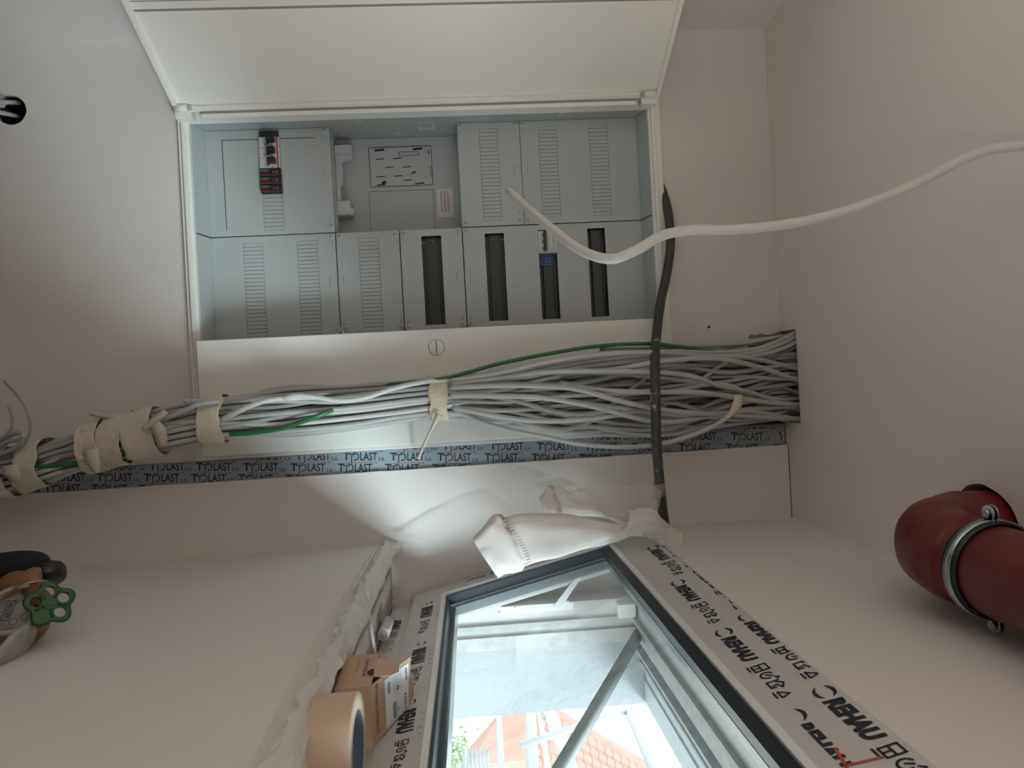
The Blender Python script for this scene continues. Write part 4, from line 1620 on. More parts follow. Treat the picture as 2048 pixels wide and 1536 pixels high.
for k_, P in enumerate(([(905, 815, 1.50), (1000, 833, 1.49), (1080, 842, 1.495), (1180, 838, 1.50), (1290, 822, 1.51), (1400, 826, 1.53), (1500, 832, 1.57), (1597, 838, 1.60), (1660, 840, 1.61)],
                         [(900, 790, 1.495), (1000, 792, 1.49), (1080, 795, 1.485), (1180, 812, 1.49), (1280, 838, 1.50), (1340, 844, 1.51), (1420, 832, 1.54), (1500, 818, 1.57), (1597, 812, 1.60), (1660, 806, 1.61)],
                         [(900, 776, 1.50), (980, 772, 1.49), (1060, 772, 1.485), (1150, 778, 1.485), (1240, 802, 1.49), (1330, 820, 1.50), (1420, 828, 1.53), (1500, 822, 1.57), (1590, 838, 1.60), (1660, 846, 1.61)],
                         [(900, 770, 1.505), (1000, 757, 1.50), (1100, 744, 1.495), (1200, 742, 1.495), (1300, 744, 1.50), (1380, 752, 1.51), (1440, 772, 1.53), (1500, 785, 1.56), (1575, 812, 1.60), (1640, 830, 1.62)],
                         [(1120, 765, 1.53), (1200, 780, 1.50), (1300, 784, 1.49), (1400, 785, 1.50), (1470, 795, 1.53), (1540, 805, 1.57), (1600, 810, 1.60)],
                         [(900, 762, 1.51), (1000, 745, 1.50), (1100, 722, 1.50), (1200, 708, 1.50), (1310, 705, 1.51), (1400, 712, 1.53), (1500, 716, 1.57), (1580, 734, 1.60), (1640, 745, 1.62)],
                         [(1050, 745, 1.53), (1200, 742, 1.51), (1330, 722, 1.50), (1430, 717, 1.52), (1520, 735, 1.56), (1597, 762, 1.60), (1640, 775, 1.61)])):
    cable(P, .0056, CABG, 'grey front cable of the fanned bundle, ' + ['just above the cable with tape end', 'dipping right at the conduit', 'crossing slantwise to the right edge', 'level, then dropping towards the opening',
          'short one between conduit and opening', 'arching just under the long green cable', 'rising, then sinking past the conduit'][k_])

# masking tape bands


def band(x0, x1, label, grow=.0075, nstep=7, seed=0, material=None, skew=0.0, ragged=6.0):
    def station(x):
        for i in range(len(ST) - 1):
            if ST[i][0] <= x <= ST[i + 1][0]:
                t = (x - ST[i][0]) / (ST[i + 1][0] - ST[i][0])
                return [a + (b - a) * t for a, b in zip(ST[i], ST[i + 1])]
        return list(ST[0])
    rows = []
    n = 72
    nstep = 12
    for i in range(nstep + 1):
        r = []
        for k in range(n):
            a = 2 * math.pi * k / n
            t = i / nstep
            edge = ragged * noise.noise((math.cos(a) * 2 + seed, math.sin(a) * 2, t * 3))
            xx = x0 + (x1 - x0) * t + edge * (abs(t - .5) * 2) + skew * math.cos(a)
            px, py, Y, h, d = station(xx)
            cc = at(px, py, Y=Y)
            wob = 1 + .05 * noise.noise((math.cos(a) * 3, math.sin(a) * 3, xx * .05 + seed)) - .05 * abs(noise.noise((math.cos(a) * 7, math.sin(a) * 7, xx * .16 + seed)))
            ca, sa = math.cos(a), math.sin(a)
            r.append((cc.x + (h + grow) * wob * ca, cc.y + (d + grow) * wob * sa, cc.z + .002 * noise.noise((a * 2, xx * .1, seed))))
        rows.append(r)
    mb = MB()
    mb.grid(rows, True, True)
    o = mb.build('tape_band', material or TAPE, None, solid=.0004)
    return tag(o, label, 'tape')


band(861, 896, 'cream masking tape band around the middle of the cable bundle', seed=1, grow=.006)
band(406, 452, 'wide cream masking tape band near the bottom edge of the cabinet', seed=2, ragged=9)
band(262, 322, 'crumpled tape band left of the widest bundle wrapping', seed=3, material=TAPEF, skew=8, grow=.009)
band(210, 262, 'torn tape band between two others at the lower bundle', seed=4, material=TAPEF, grow=.010, skew=-5)
band(174, 216, 'crumpled tape band where several cables end', seed=5, material=TAPEF, skew=6, grow=.012)
band(52, 98, 'pale tape band above the lowest visible one', seed=6, material=TAPEF, ragged=9, grow=.008)
band(2, 30, 'lowest visible tape band on the cable bundle', seed=7, material=TAPEF, skew=8, grow=.009)
# hanging tails
def tail(P, wpx, label, material, Yo=0):
    pts = catmull([at(x, y, Y=Y) for x, y, Y in P], 5)
    rows = []
    N_ = len(pts)
    for i, p in enumerate(pts):
        t = i / (N_ - 1)
        i2 = min(t * (len(wpx) - 1), len(wpx) - 1.001)
        w = wpx[int(i2)] + (wpx[int(i2) + 1] - wpx[int(i2)]) * (i2 - int(i2))
        d = (pts[min(i + 1, N_ - 1)] - pts[max(i - 1, 0)]).normalized()
        sd = d.cross(Vector((0, 1, 0))).normalized()
        rows.append([p + sd * w + Vector((0, .002 * noise.noise(p * 60), 0)), p + Vector((0, -.003, 0)), p - sd * w])
    o = MB().grid(rows).build('tape_tail', material, None, solid=.0006)
    return tag(o, label, 'tape')


tail([(878, 828, 1.498), (868, 848, 1.50), (858, 868, 1.52), (847, 892, 1.55), (836, 918, 1.58)], [.008, .004, .0025, .003, .003, .0035], 'thin twisted tape end hanging from the middle band', TAPE)
tail([(20, 930, 1.452), (24, 955, 1.455), (34, 975, 1.50), (60, 962, 1.52), (98, 945, 1.50)], [.016, .016, .012, .012, .006], 'loose tape flap over the foil strip at the lowest band', TAPEF)
tail([(180, 900, 1.458), (186, 925, 1.46), (194, 946, 1.47)], [.016, .013, .006], 'hanging tape corner under the cable ends', TAPEF)
tail([(300, 840, 1.465), (318, 862, 1.46), (326, 893, 1.475)], [.010, .014, .010], 'loose tape edge right of the crumpled bands', TAPEF)
tail([(285, 858, 1.462), (305, 845, 1.458), (332, 822, 1.462)], [.004, .006, .006], 'folded tape crease rising off the crumpled bands', TAPEF)
# short cut cable ends near the tape
for i_, (P, lab) in enumerate((([(182, 826, 1.50), (205, 832, 1.50), (260, 840, 1.51)], 'cut cable end pointing out above the crumpled tape'),
                               ([(368, 803, 1.49), (400, 802, 1.495), (450, 803, 1.51)], 'cut cable end beside the wide tape band'),
                               ([(162, 861, 1.485), (180, 861, 1.485), (220, 858, 1.49)], 'pale stripped cable end left of the crumpled tape'),
                               ([(155, 916, 1.472), (175, 915, 1.475), (220, 905, 1.485)], 'short pale cable end under the crumpled tape'),
                               ([(300, 850, 1.49), (330, 838, 1.478), (370, 820, 1.474), (400, 808, 1.476), (440, 803, 1.49)], 'cable crossing slantwise between the tape bands'))):
    cable(P, .0048 if i_ != 3 else .006, CABG if i_ not in (2, 3) else CABW, lab)
# loose cables at the very bottom left
LG = 'loose cables beside the lower end of the bundle'
for i_, (P, r_) in enumerate((([(8, 762, 1.52), (28, 783, 1.51), (46, 806, 1.50), (58, 835, 1.50), (60, 862, 1.50), (50, 885, 1.50), (20, 910, 1.50), (-40, 940, 1.50)], .0026),
                              ([(17, 812, 1.52), (24, 835, 1.51), (22, 858, 1.50), (0, 880, 1.50), (-50, 900, 1.50)], .0026),
                              ([(40, 866, 1.49), (25, 868, 1.49), (0, 880, 1.49), (-50, 900, 1.49)], .0050),
                              ([(38, 880, 1.48), (18, 882, 1.48), (0, 893, 1.48), (-50, 915, 1.48)], .0050),
                              ([(48, 872, 1.47), (40, 890, 1.47), (10, 905, 1.47), (-50, 925, 1.47)], .0050))):
    lab = ['thin cable curling up highest at the lower left', 'shorter thin cable curling beside the highest one', 'cut cable end pointing up, leftmost of three', 'cut cable end pointing up, middle of three', 'cut cable end bent sideways nearest the tape'][i_]
    cable(P, r_, CABG2, lab)

# grey cable hanging close to the camera from the ceiling
fc = thing('hanging_cable', (-.2, .9, .7), 'thick pale cable hanging from the ceiling in front of the cabinet', 'cable')
pts = pxpath([(2230, 255, .80), (2120, 276, .82), (2048, 291, .84), (1990, 297, .85), (1930, 316, .87), (1850, 358, .89), (1760, 398, .90), (1680, 425, .91), (1600, 444, .92), (1520, 455, .92), (1450, 460, .92), (1385, 460, .92), (1325, 471, .91), (1275, 499, .90), (1222, 518, .90), (1165, 502, .93), (1110, 463, .99), (1060, 420, 1.07), (1016, 380, 1.15)], 8)
pts = [p for p in pts if p.z < ZC + .004]
MB().tube(pts, [.0066] * (len(pts) - 2) + [.006, .005], 18).build('sheath', CABW, fc)

# black plaster-splashed conduit from behind the cabinet to the window corner
cd = thing('conduit', (-.2, 1.55, .45), 'black plaster-splashed flexible conduit crossing in front of the cable bundle', 'conduit')
MB().tube(pxpath([(1302, 325, 1.675), (1316, 360, 1.658), (1334, 415, 1.637), (1341, 480, 1.61), (1334, 545, 1.60), (1322, 600, 1.585), (1314, 660, 1.55), (1310, 720, 1.50), (1311, 800, 1.46), (1313, 880, 1.46), (1318, 950, 1.47), (1324, 1010, 1.485), (1330, 1052, 1.50)], 8), .0105, 16).build('tube', PIPED, cd)
a = at(1316, 975, Y=1.475)
mb = MB().tube([at(1316, 966, Y=1.473), at(1320, 990, Y=1.477)], .0135, 16)
mb.build('tape_wrap', FILM2, cd)

# wall opening cables at the left image edge
for k_, P in enumerate(([(46, 207, 1.74), (30, 205, 1.66), (0, 205, 1.62), (-60, 210, 1.60)], [(46, 236, 1.74), (28, 231, 1.66), (0, 225, 1.62), (-60, 215, 1.60)])):
    cable(P, .0048, CABG, ['upper flat cable leaving the round wall opening', 'lower flat cable leaving the round wall opening'][k_])
tag(MB().prism([(p.x, p.z) for p in (at(-30, 200, Y=1.64), at(17, 204, Y=1.64), at(9, 216, Y=1.64), at(-30, 219, Y=1.64))], 1.634, 1.639, lambda u, v, w: (u, w, v)).build('paper_scrap', PVC), 'white scrap between the two cables of the wall opening', 'paper')

# ================================================================== GLOVES AND FILM AT THE WINDOW CORNER


def loft(name, stations, material, parent=None, n=40, wr=.0025, seed=0, cap_end=True, gather=None):
    """stations: (x_top, y_top, x_bottom, y_bottom, Y, half thickness)"""
    tops = catmull([at(s[0], s[1], Y=s[4]) for s in stations], 7)
    bots = catmull([at(s[2], s[3], Y=s[4]) for s in stations], 7)
    ths = [v.x for v in catmull([Vector((s[5], 0, 0)) for s in stations], 7)]
    rows = []
    N_ = len(tops)
    for i in range(N_):
        a, b, h = tops[i], bots[i], ths[i]
        c = (a + b) / 2
        e = (a - b) / 2
        r = []
        t = i / (N_ - 1)
        for k in range(n):
            th_ = 2 * math.pi * k / n
            ca, sa = math.cos(th_), math.sin(th_)
            ca2 = math.copysign(abs(ca) ** .8, ca)
            p = c + e * ca2 + Vector((0, -1, 0)) * (h * math.copysign(abs(sa) ** .9, sa))
            w = noise.noise(Vector((ca * 1.6 + seed, sa * 1.6, t * 2.2))) * 1.3 + .5 * noise.noise(Vector((ca * 5, sa * 5 + seed, t * 4)))
            amp = wr
            if gather:
                g0 = math.exp(-((t - gather[0]) / gather[1]) ** 2)
                p = p + (c - p) * (.10 * g0)
                w += 1.6 * g0 * math.sin(th_ * 16)
            dirv = (p - c)
            dirv = dirv.normalized() if dirv.length > 1e-6 else Vector((0, -1, 0))
            r.append(p + dirv * (amp * w))
        rows.append(r)
    mb = MB()
    mb.grid(rows, True, True)
    o = mb.build(name, material, parent, solid=.0012)
    return o


g1 = thing('glove', (.25, 1.45, .2), 'larger white cotton glove hanging cuff-down over the window sash corner', 'glove')
loft('glove_body', [(1003, 1034, 1052, 1133, 1.42, .014), (1040, 1027, 1078, 1124, 1.42, .020), (1090, 1028, 1122, 1113, 1.425, .026), (1140, 1031, 1165, 1099, 1.43, .026),
                    (1190, 1040, 1205, 1088, 1.44, .022), (1228, 1047, 1236, 1074, 1.45, .016), (1258, 1052, 1262, 1064, 1.46, .010)], CLOTH, g1, wr=.0048, seed=3, gather=(.0, .05))
loft('cuff', [(945, 1078, 995, 1153, 1.415, .012), (958, 1062, 1010, 1150, 1.415, .018), (976, 1040, 1030, 1142, 1.418, .020), (992, 1028, 1044, 1138, 1.42, .018), (1006, 1034, 1055, 1131, 1.42, .014)], CLOTH, g1, wr=.0062, seed=9, gather=(1.0, .12))
mb = MB()
for k_ in range(16):
    t = k_ / 15
    x, y = 1004 + 50 * t + 6 * math.sin(t * 3.1), 1042 + 84 * t
    p = at(x, y, Y=1.402 - .012 * math.sin(math.pi * t))
    q = at(x + 9, y - 3, Y=1.401 - .012 * math.sin(math.pi * t))
    mb.tube([p, q], .0009, 5)
mb.build('elastic_stitching', mat('stitch_shadow', (0.55, 0.5, 0.48), 0.9), g1)
g2 = thing('glove', (.2, 1.5, .25), 'smaller white cotton glove behind the larger one, nearer the bundle', 'glove')
loft('glove_body', [(1104, 975, 1122, 1033, 1.50, .012), (1122, 974, 1140, 1032, 1.50, .016), (1142, 985, 1160, 1031, 1.50, .018), (1164, 977, 1185, 1031, 1.50, .020),
                    (1190, 990, 1212, 1034, 1.495, .018), (1225, 1012, 1238, 1046, 1.49, .014), (1262, 1035, 1266, 1056, 1.48, .010)], CLOTH, g2, wr=.004, seed=14)
loft('cuff', [(1079, 998, 1093, 1034, 1.50, .010), (1088, 984, 1104, 1034, 1.50, .014), (1098, 974, 1113, 1034, 1.50, .015), (1108, 974, 1125, 1033, 1.50, .012)], CLOTH, g2, wr=.003, seed=21, gather=(.9, .2))
sheet('masking_film', [
    [(1160, 968, 1.47), (1200, 970, 1.468), (1260, 972, 1.468), (1318, 964, 1.47)],
    [(1172, 985, 1.466), (1215, 995, 1.45), (1265, 990, 1.452), (1322, 985, 1.46)],
    [(1195, 1018, 1.462), (1222, 1028, 1.44), (1265, 1012, 1.445), (1320, 1005, 1.455)],
    [(1212, 1034, 1.46), (1232, 1034, 1.44), (1275, 1022, 1.44), (1316, 1018, 1.455)]],
    FILM2, 'milky film sheet between smaller glove and conduit', 'plastic film', wob=.004, sub=7, seed=2)
sheet('masking_film', [
    [(1258, 1022, 1.44), (1285, 1016, 1.435), (1308, 1020, 1.435), (1330, 1042, 1.44), (1366, 1068, 1.45)],
    [(1256, 1040, 1.43), (1282, 1036, 1.42), (1312, 1042, 1.425), (1340, 1060, 1.44), (1366, 1075, 1.45)],
    [(1250, 1058, 1.43), (1275, 1056, 1.42), (1300, 1062, 1.40), (1330, 1080, 1.42), (1366, 1096, 1.44)],
    [(1222, 1086, 1.43), (1260, 1074, 1.415), (1290, 1074, 1.405), (1316, 1086, 1.42), (1366, 1116, 1.44)]],
    FILM3, 'crumpled white film bunched over the upper sash corner', 'plastic film', wob=.012, sub=8, seed=5)
sheet('masking_film', [
    [(1020, 955, 1.62), (1030, 938, 1.62), (1044, 932, 1.62), (1070, 938, 1.62), (1100, 948, 1.62)],
    [(1020, 952, 1.61), (1036, 940, 1.61), (1058, 946, 1.60), (1075, 955, 1.60), (1100, 950, 1.61)]],
    FILM3, 'small curled film scrap above the smaller glove cuff', 'plastic film', wob=.003, sub=7, seed=8)
sheet('masking_film', [
    [(1068, 970, 1.60), (1085, 963, 1.60), (1105, 958, 1.59), (1125, 955, 1.58)],
    [(1075, 975, 1.59), (1090, 972, 1.59), (1110, 966, 1.58), (1150, 965, 1.56)],
    [(1088, 976, 1.58), (1096, 975, 1.58), (1125, 972, 1.57), (1165, 975, 1.54)]],
    FILM2, 'pointed film corner sticking out over the smaller glove', 'plastic film', wob=.003, sub=7, seed=9)

# ================================================================== RED PIPE
rp_ = thing('red_pipe', (.262, 1.0, ZC), 'dark red taped pipe coming out of the ceiling and bending towards the room', 'pipe')
PR = .057
path = catmull([(.256, 1.000, ZC + .20), (.256, 1.000, ZC + .05), (.257, .998, ZC - .022), (.259, .982, ZC - .078), (.264, .930, ZC - .104), (.268, .87, ZC - .0965), (.270, .80, ZC - .096), (.272, .5, ZC - .096), (.272, -.2, ZC - .096)], 8)
nb = MB()
path = catmull(path, 3)
nb.tube(path, [PR * (1.0 + (.05 if p.y > .90 else 0)) for p in path], 56)
for i, v in enumerate(nb.v):
    q = Vector(v)
    if q.y > .885:
        # hand-wrapped tape: slanting overlaps and creases
        c = min(path, key=lambda p: (p - q).length_squared) if i % 56 == 0 else c
        d = (q - c).normalized()
        k = noise.noise(Vector((q.x * 18, q.y * 30 + q.z * 18, q.z * 14)))
        step = ((q.y * 9 + q.z * 14 + q.x * 5) % 1.0) ** 2
        nb.v[i] = tuple(q + d * (.0035 * k + .0028 * step))
nb.build('pipe_wrap', REDT, rp_)
mb = MB()
path2 = [p for p in path if p.z > ZC - .05 and p.z < ZC + .22]
mb.tube(path2, [PR * 1.025] * len(path2), 40, caps=False)
mb.build('bright_tape', REDT2, rp_)
cl_ = thing('pipe_clamp', (.27, .86, ZC), 'zinc pipe clamp with black rubber lining around the red pipe', 'clamp')
CM = Matrix.Translation((.2690, .862, ZC - .0955)) @ Matrix.Rotation(math.radians(90), 4, 'X')
MB().lathe([(.0585, -.013), (.0615, -.013), (.0615, .013), (.0585, .013)], 56, CM, close=True).build('rubber_lining', GASK, cl_)
MB().lathe([(.0616, -.0062), (.0640, -.0062), (.0640, .0062), (.0616, .0062)], 56, CM, close=True).build('band', STEEL, cl_)
for s_, x_ in ((-1, .2690 - .0715), (1, .2690 + .0705)):
    e = MB()
    for dz in (-.0045, .0012):
        e.box(min(x_, x_ - s_ * .012), max(x_, x_ - s_ * .012), .853, .871, ZC - .0955 + dz, ZC - .0955 + dz + .0022)
        e.lathe([(.0105, 0), (.0105, .0022)], 24, Matrix.Translation((x_, .862, ZC - .0955 + dz)))
    ear = e.build('clamp_ear', STEEL, cl_, bevel=.0006)
    MB().lathe([(.0058, 0), (.0058, .0035), (.0046, .0045), (.0028, .0046), (.0026, .0028), (.0, .0028)], 16, Matrix.Translation((x_, .862, ZC - .1000)) @ Matrix.Rotation(math.pi, 4, 'X')).build('clamp_screw', STEEL, ear)
MB().tube([(.269, .862, ZC - .032), (.269, .862, ZC + .01)], .004, 10).build('stud', STEEL, cl_)

# ================================================================== VALVE GROUP, LOWER LEFT
vy = 1.10
ins = thing('pipe_insulation', (.26, 1.2, -.75), 'black foam insulation sleeve round the water pipe behind the valve', 'insulation')
p0 = at(100, 1142, Y=1.19)
MB().tube(catmull([Vector((at(-130, 1150, Y=1.19).x, 1.19, ZF + .01)), at(-130, 1150, Y=1.19), at(-40, 1146, Y=1.19), at(30, 1138, Y=1.19), at(62, 1138, Y=1.19), at(72, 1145, Y=1.19)], 6), [.026] * 6 + [.026, .026, .027, .028, .028, .028, .028] + [.0285] * 14 + [.027, .026, .024, .02], 26).build('foam', FOAM, ins)
pc = at(98, 1148, Y=1.165)
MB().lathe([(.004, -.012), (.021, -.012), (.024, -.006), (.024, .006), (.021, .012), (.004, .012)], 28, Matrix.Translation(pc) @ Matrix.Rotation(1.15, 4, 'Y') @ Matrix.Rotation(.5, 4, 'X')).build('end_cap', BLACK, ins)
vb = thing('stop_valve', (.27, 1.12, -.70), 'brass stop valve with green plastic handwheel', 'valve')
c0, c1, c2 = at(-60, 1192, Y=1.14), at(35, 1172, Y=1.13), at(86, 1160, Y=1.14)
path = catmull([c0, at(10, 1180, Y=1.135), at(50, 1168, Y=1.13), c2], 6)
MB().tube(path, [.019, .019, .020, .020, .019, .017, .019, .022, .0235, .024, .0235, .022, .020, .020, .0215, .0225, .022, .021, .019][:len(path)] + [.02] * max(0, len(path) - 19), 28).build('valve_body', BRASS, vb)
hx = at(100, 1208, Y=1.075)
b0 = at(60, 1180, Y=1.12)
MB().tube([b0, b0 + (hx - b0) * .55, hx], [.014, .012, .007], 20).build('bonnet', BRASS, vb)
ring_c = at(62, 1170, Y=1.115)
MB().lathe([(.0215, -.0015), (.0225, 0), (.0215, .0015)], 28, Matrix.Translation(ring_c) @ Matrix.Rotation(.9, 4, 'X') @ Matrix.Rotation(1.2, 4, 'Y'), close=True).build('collar', STEEL, vb)
# handwheel: five lobes with round finger holes, dished hub
mb = MB()
nrm = (-(ray(100, 1208).normalized()) + Vector((-.35, 0, .25))).normalized()
ux = nrm.orthogonal().normalized()
uy = nrm.cross(ux)
HW = lambda u, v, w: hx + ux * u + uy * v + nrm * w
NS = 100
RW = .027


def outr(a):
    return RW * (1 + .15 * math.cos(5 * a))


rot = .55
outer = [(outr(a) * math.cos(a + rot), outr(a) * math.sin(a + rot)) for a in [2 * math.pi * k / NS for k in range(NS)]]
# build as rings per sector: rim tube plus five hole rings plus hub web
hole_r, hole_c_ = .0078, .0182
for side, w in ((1, .0035), (-1, -.0035)):
    bm = bmesh.new()
    ov = [bm.verts.new((x, y, 0)) for x, y in outer]
    edges = [bm.edges.new((ov[k], ov[(k + 1) % NS])) for k in range(NS)]
    for h_ in range(5):
        if h_ in (1,):
            continue
        a = rot + 2 * math.pi * h_ / 5
        cx_, cy_ = hole_c_ * math.cos(a), hole_c_ * math.sin(a)
        hv = [bm.verts.new((cx_ + hole_r * math.cos(t), cy_ + hole_r * math.sin(t), 0)) for t in [2 * math.pi * k / 20 for k in range(20)]]
        edges += [bm.edges.new((hv[k], hv[(k + 1) % 20])) for k in range(20)]
    bmesh.ops.triangle_fill(bm, edges=edges, use_beauty=True)
    bm.verts.index_update()
    vs = [HW(v.co.x, v.co.y, w) for v in bm.verts]
    fs = [[v.index for v in f.verts] for f in bm.faces]
    mb.add(vs, fs)
    bm.free()
loops = [outer]
for h_ in range(5):
    if h_ in (1,):
        continue
    a = rot + 2 * math.pi * h_ / 5
    loops.append([(hole_c_ * math.cos(a) + hole_r * math.cos(t), hole_c_ * math.sin(a) + hole_r * math.sin(t)) for t in [2 * math.pi * k / 20 for k in range(20)]])
for lp in loops:
    n_ = len(lp)
    mb.add([HW(x, y, -.0035) for x, y in lp] + [HW(x, y, .0035) for x, y in lp], [(k, (k + 1) % n_, (k + 1) % n_ + n_, k + n_) for k in range(n_)], True)
mb.tube([HW(x, y, 0) for x, y in outer] + [HW(*outer[0], 0)], .0036, 8, caps=False)
mb.tube([HW(0, 0, -.008), HW(0, 0, .005)], .0088, 20)
mb.tube([HW(0, 0, .005), HW(0, 0, .0065)], .0045, 16)
for h_ in range(5):
    a = rot + math.pi / 5 + 2 * math.pi * h_ / 5
    mb.tube([HW(.008 * math.cos(a), .008 * math.sin(a), .002), HW(.021 * math.cos(a), .021 * math.sin(a), .002)], .0028, 8)
mb.build('handwheel', GREEN, vb)
# water meter with lifted lid
wm = thing('water_meter', (.29, 1.05, -.72), 'round dusty water meter with its clear lid hinged open', 'meter')
mc = at(30, 1223, Y=1.085)
nm = Vector((-.62, -.62, .12)).normalized()
# the dial faces the room
zq = nm.to_track_quat('Z', 'Y').to_matrix().to_4x4()
MM = Matrix.Translation(mc) @ zq
MB().lathe([(.034, -.045), (.040, -.03), (.040, 0), (.037, .004), (.034, .004), (.033, -.004), (.0, -.004)], 40, MM).build('meter_body', BRASS, wm)
MB().lathe([(.034, .001), (.0395, .001), (.0395, .008), (.034, .008)], 40, MM, close=True).build('meter_ring', METERP, wm)
MB().lathe([(.0335, -.0035), (.0335, -.001), (0, -.001)], 40, MM).build('dial', mat('dial_face', (0.30, 0.29, 0.28), 0.5, var=.3, vscale=90), wm)
mb = MB()
F2 = lambda u, v: MM @ Vector((u, v, .0))
put_text(mb, '00137', MM @ Vector((-.014, -.012, .0)), MM.to_3x3() @ Vector((1, 0, 0)), MM.to_3x3() @ Vector((0, 1, 0)), .0052, width=.024, bold=.02)
stroke(mb, [(-.017, -.015), (.014, -.015), (.014, -.004), (-.017, -.004)], .001, F2, True)
for (cx_, cy_) in ((-.012, .012), (.008, .016), (.016, .004)):
    stroke(mb, [(cx_ + .005 * math.cos(t), cy_ + .005 * math.sin(t)) for t in [i * math.pi / 6 for i in range(13)]], .0008, F2)
mb.build('dial_print', INKB, wm)
# lid: shallow dome standing out at the lower edge
lc = at(31, 1297, Y=1.05)
lv = -lc.normalized()
lm = (at(0, 1337, Y=1.05) - at(65, 1255, Y=1.05)).normalized()
lid_n = (lv * .38 + lv.cross(lm).normalized() * .92).normalized()
MB().lathe([(.0, .006), (.022, .0055), (.034, .003), (.0365, 0), (.0365, -.004), (.0345, -.004), (.033, .001), (.0, .003)], 36,
           Matrix.Translation(lc) @ lid_n.to_track_quat('Z', 'Y').to_matrix().to_4x4()).build('meter_lid', METERP, wm)
q = at(-120, 1240, Y=1.12)
mb = MB().tube([Vector((q.x, q.y, ZF + .005)), q, at(20, 1228, Y=1.115)], .022, 20)
mb.build('meter_pipe', BLACK, wm)

# ================================================================== OUTSIDE
mb = MB().box(.76, 60, -30, 60, -4.4, -4.3)
struct(mb.build('floor', GROUND))
nh = thing('neighbour_house', (11, 19, -4.3), 'neighbouring house with red tiled roof seen through the window', 'house')
# roof plane facing the window, tiles laid in courses
e0 = Vector((9.2, 21.5, .6))
udir = Vector((.55, -1, 0)).normalized()
vdir = Vector((.62, .35, .70)).normalized()
vdir = (vdir - udir * vdir.dot(udir)).normalized()
nr_ = udir.cross(vdir)
if nr_.x > 0:
    nr_ = -nr_
tile_me = None
tw, tl = .36, .40
tb2 = MB()
prof = [(0, 0), (.09, .05), (.18, .065), (.27, .05), (.36, 0), (.36, -.02), (0, -.02)]
tb2.add([(u, 0, w) for u, w in prof] + [(u, tl * 1.12, w - .02) for u, w in prof],
        [(0, 1, 8, 7), (1, 2, 9, 8), (2, 3, 10, 9), (3, 4, 11, 10), (0, 7, 13, 6), (4, 5, 12, 11), (6, 5, 4, 3, 2, 1, 0), (7, 8, 9, 10, 11, 12, 13)])
TM = Matrix((( udir.x, vdir.x, nr_.x, 0), (udir.y, vdir.y, nr_.y, 0), (udir.z, vdir.z, nr_.z, 0), (0, 0, 0, 1)))
first = None
cnt = 0
for r in range(17):
    for c in range(17):
        if cnt >= 290:
            break
        loc = e0 + udir * (c * tw) + vdir * (r * tl) + nr_ * .05
        if first is None:
            first = tb2.build('roof_tile', TILE, nh)
            o = first
        else:
            o = first.copy()
            C.objects.link(o)
        o.matrix_parent_inverse = PINV[nh.name]
        mw = TM.copy()
        mw.translation = loc
        o.matrix_basis = mw
        cnt += 1
mb = MB()
q = [e0 - udir * .4, e0 + udir * 17 * tw, e0 + udir * 17 * tw + vdir * 17 * tl, e0 - udir * .4 + vdir * 17 * tl]
mb.add(q + [p - nr_ * .15 for p in q], [(0, 1, 2, 3), (7, 6, 5, 4), (0, 1, 5, 4), (1, 2, 6, 5), (2, 3, 7, 6), (3, 0, 4, 7)])
mb.build('roof_deck', TILE, nh)
q = [e0 + vdir * .3 - nr_ * .2, e0 + udir * 16.5 * tw + vdir * .3 - nr_ * .2]
mb = MB()
back = Vector((5, 3, 0))
mb.add([q[0], q[1], q[1] + back, q[0] + back] + [Vector((p.x, p.y, -4.3)) for p in (q[0], q[1], q[1] + back, q[0] + back)],
       [(0, 1, 2, 3), (7, 6, 5, 4), (0, 1, 5, 4), (1, 2, 6, 5), (2, 3, 7, 6), (3, 0, 4, 7)])
mb.build('house_wall', NWALL, nh)
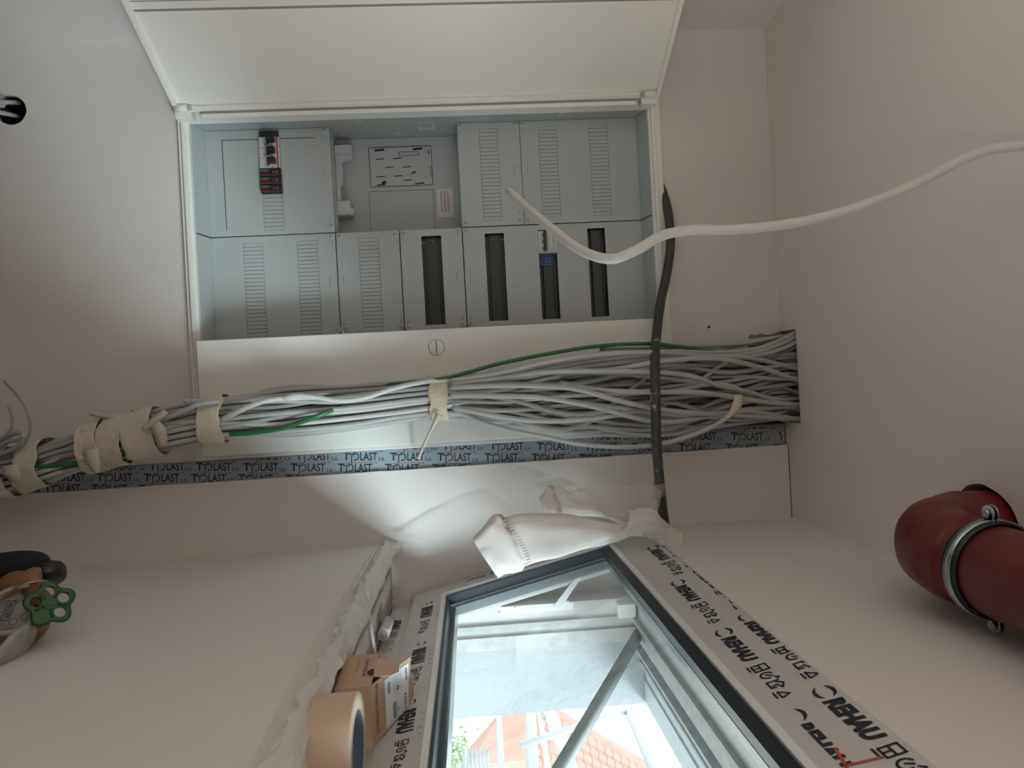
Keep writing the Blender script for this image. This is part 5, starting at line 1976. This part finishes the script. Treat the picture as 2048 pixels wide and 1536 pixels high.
# lower red roof left (below) and grey fence, shrub
nh2 = thing('garden_shed', (9, 19, -4.3), 'low outbuilding with red roof beyond the scaffold', 'shed')
q = [at(935, 1500, X=9.0), at(1000, 1425, X=9.0), at(1050, 1425, X=9.2), at(1050, 1520, X=8.6), at(940, 1530, X=8.6)]
mb = MB().add(q + [p + Vector((.4, .2, 0)) for p in q], [tuple(range(5)), (9, 8, 7, 6, 5)] + [(k, (k + 1) % 5, (k + 1) % 5 + 5, k + 5) for k in range(5)])
mb.build('shed_roof', TILE, nh2)
c = at(900, 1530, X=9.3)
mb = MB().box(9.1, 10.5, c.y - 2.5, c.y + 2.0, -4.3, c.z - .2)
mb.build('shed_wall', NWALL, nh2)
fe = thing('fence', (7, 15, -4.3), 'grey slatted fence low behind the scaffold', 'fence')
for k_ in range(7):
    a, b = at(928 + k_ * 8, 1500, X=7.5), at(928 + k_ * 8, 1580, X=6.5)
    MB().tube([a, b], .035, 4).build('slat', FENCE, fe)
sh = MB()
cc = at(905, 1520, X=8.0)
rs = random.Random(5)
for k_ in range(500):
    p = cc + Vector((rs.gauss(0, .25), rs.gauss(0, .5), rs.gauss(-.1, .3)))
    a = Vector((rs.gauss(0, 1), rs.gauss(0, 1), rs.gauss(0, 1))).normalized() * .07
    b = a.orthogonal().normalized() * .035
    sh.add([p - a, p + b, p + a, p - b], [(0, 1, 2, 3)])
o = sh.build('shrub', LEAF)
tag(o, 'sunlit green shrub behind the fence', 'shrub')
# scaffold outside the window
SCL = ['upright scaffold board nearest the sill', 'second upright scaffold board', 'slanting scaffold tube crossing the roof', 'scaffold tube standing before the soffit',
       'wide pale scaffold plank leaning outside', 'narrow scaffold plank beside the wide one']
for i_, (p, q_, r_, m_, X_) in enumerate((((998, 1430), (1006, 1640), .022, SCAF, 2.4), ((1062, 1424), (1068, 1640), .038, SCAF, 2.4), ((1105, 1470), (1300, 1408), .022, SCAF, 2.2),
                                          ((1250, 1405), (1330, 1600), .024, SCAF, 2.2), ((1098, 1422), (1180, 1640), .062, PLANK, 2.8), ((1078, 1422), (1115, 1640), .030, PLANK, 2.9))):
    a, b = at(*p, X=X_), at(*q_, X=X_)
    d = (b - a)
    o = MB().tube([a - d * .3, b], r_, 12 if m_ is SCAF else 4).build('scaffold_tube' if m_ is SCAF else 'scaffold_plank', m_)
    tag(o, SCL[i_] + ', seen through the glass', 'scaffold')

print('objects', len(bpy.data.objects), 'tris', sum(len(o.data.loop_triangles) if hasattr(o.data, 'loop_triangles') else 0 for o in bpy.data.objects if o.type == 'MESH'))
